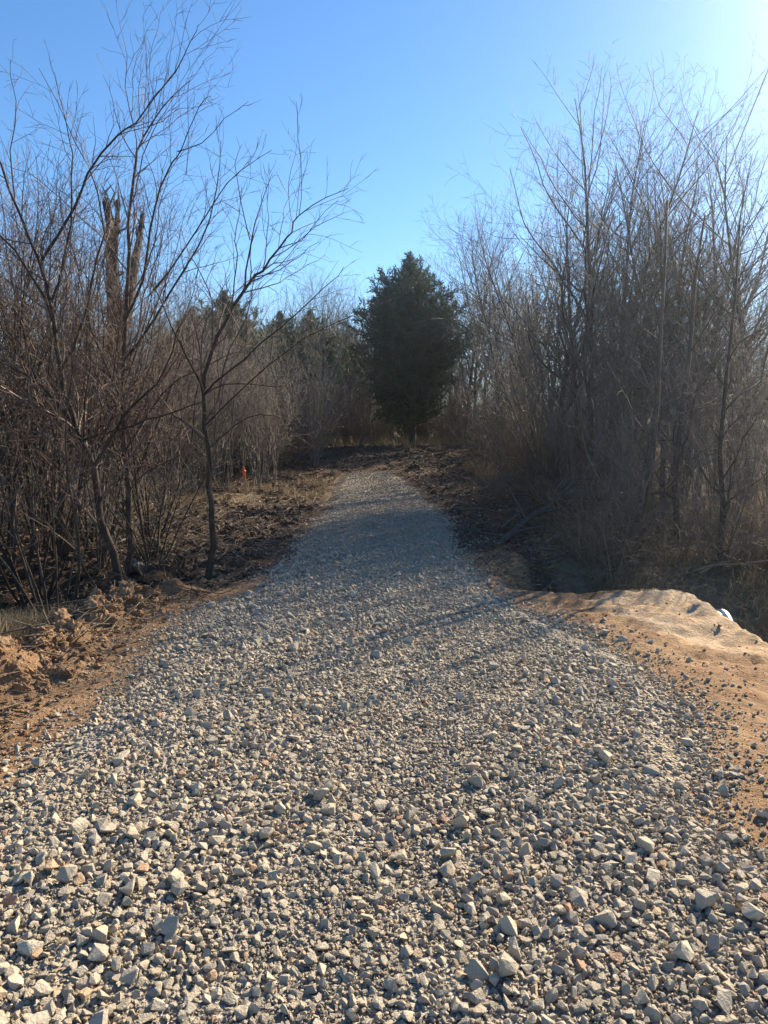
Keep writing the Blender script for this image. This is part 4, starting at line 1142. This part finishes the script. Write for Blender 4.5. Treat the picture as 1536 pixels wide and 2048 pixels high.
def twig_litter(name, n_, xf, y0, y1, label):
    tb = []
    for _ in range(n_):
        y_ = random.uniform(y0, y1); x_ = float(xf(y_)); z_ = 0
        a = random.uniform(0, 6.28); L = random.uniform(0.1, 0.6)
        tb.append((x_, y_, a, L))
    arr = np.array(tb)
    z_ = height(arr[:, 0], arr[:, 1])
    tubes = []
    for (x_, y_, a, L), z0 in zip(tb, z_):
        d = Vector((math.cos(a), math.sin(a), random.uniform(-0.05, 0.35)))
        p0 = Vector((x_, y_, z0 + 0.015)); bend = Vector((random.gauss(0, 0.04), random.gauss(0, 0.04), random.gauss(0, 0.04)))
        r_ = random.uniform(0.0025, 0.007)
        tubes.append(([p0, p0 + d * L * 0.5 + bend, p0 + d * L], [r_, r_ * 0.8, r_ * 0.5]))
    tag(link(name, tubes_mesh(name, tubes, 3), None, M_dead), label, 'twig litter', kind='stuff')
twig_litter('twig_litter', 1500, lambda y: xl(y) - 0.2 - abs(random.gauss(0, 2.6)), 7.4, 20, 'small twigs strewn over the dark soil by the orange stake')
twig_litter('twig_litter', 1400, lambda y: xr(y) + 0.3 + abs(random.gauss(0, 2.4)), 7.6, 20, 'small twigs strewn in front of the backlit thicket')
twig_litter('twig_litter', 260, lambda y: xl(y) - 0.3 - abs(random.gauss(0, 0.7)), 3.2, 7.4, 'small twigs strewn over the orange spoil ridge')

# ------------------------------------------------------------------ overhead wire
w0, w1 = at(1536, 140, 12.0), at(1480, 250, 14.6)
dirw = (w1 - w0); dirw.z = 0
dirw = dirw / dirw.y
wp = []
for i in range(25):
    yy = 4 + i * 2.4
    q = Vector((w0.x + dirw.x * (yy - 12.0), yy, w0.z + 0.004 * (yy - 34) ** 2 * 0.25 - 0.004 * (12 - 34) ** 2 * 0.25))
    wp.append(q)
M_wire, nt, b = new_mat('wire_black', 0.5, 0.4)
tc = N(nt, 'ShaderNodeTexCoord')
nt.links.new(ramp(nt, noise(nt, tc.outputs['Object'], 4, 2), [(0.3, (0.02, 0.02, 0.02)), (0.7, (0.05, 0.05, 0.05))]), b.inputs['Base Color'])
wire = link('overhead_wire', tubes_mesh('overhead_wire', [(wp, [0.009] * len(wp))], 6), None, M_wire)
tag(wire, 'thin dark overhead wire slanting down the sky above the thicket', 'wire')
# ------------------------------------------------------------------ thin scattering volume, added to imitate veiling lens flare towards the sun
hb = bmesh.new(); bmesh.ops.create_cube(hb, size=1)
hm = bpy.data.meshes.new('flare_veil'); hb.to_mesh(hm); hb.free()
flare_veil = link('flare_veil', hm)
flare_veil.scale = (700, 560, 17); flare_veil.location = (0, 200, 5.5)
mh = bpy.data.materials.new('flare_veil_volume'); mh.use_nodes = True
t_ = mh.node_tree; t_.nodes.clear()
vo_ = t_.nodes.new('ShaderNodeVolumePrincipled')
vo_.inputs['Density'].default_value = 0.0017
vo_.inputs['Anisotropy'].default_value = 0.9
vo_.inputs['Color'].default_value = (0.82, 0.91, 1, 1)
t_.links.new(vo_.outputs[0], t_.nodes.new('ShaderNodeOutputMaterial').inputs['Volume'])
hm.materials.append(mh)
tag(flare_veil, 'added thin pale veil imitating lens flare from the low sun', 'flare_veil', kind='stuff')
bpy.context.view_layer.update()
for k, (r_, used) in PROTO.items():
    if not used: print('unused prototype', k)
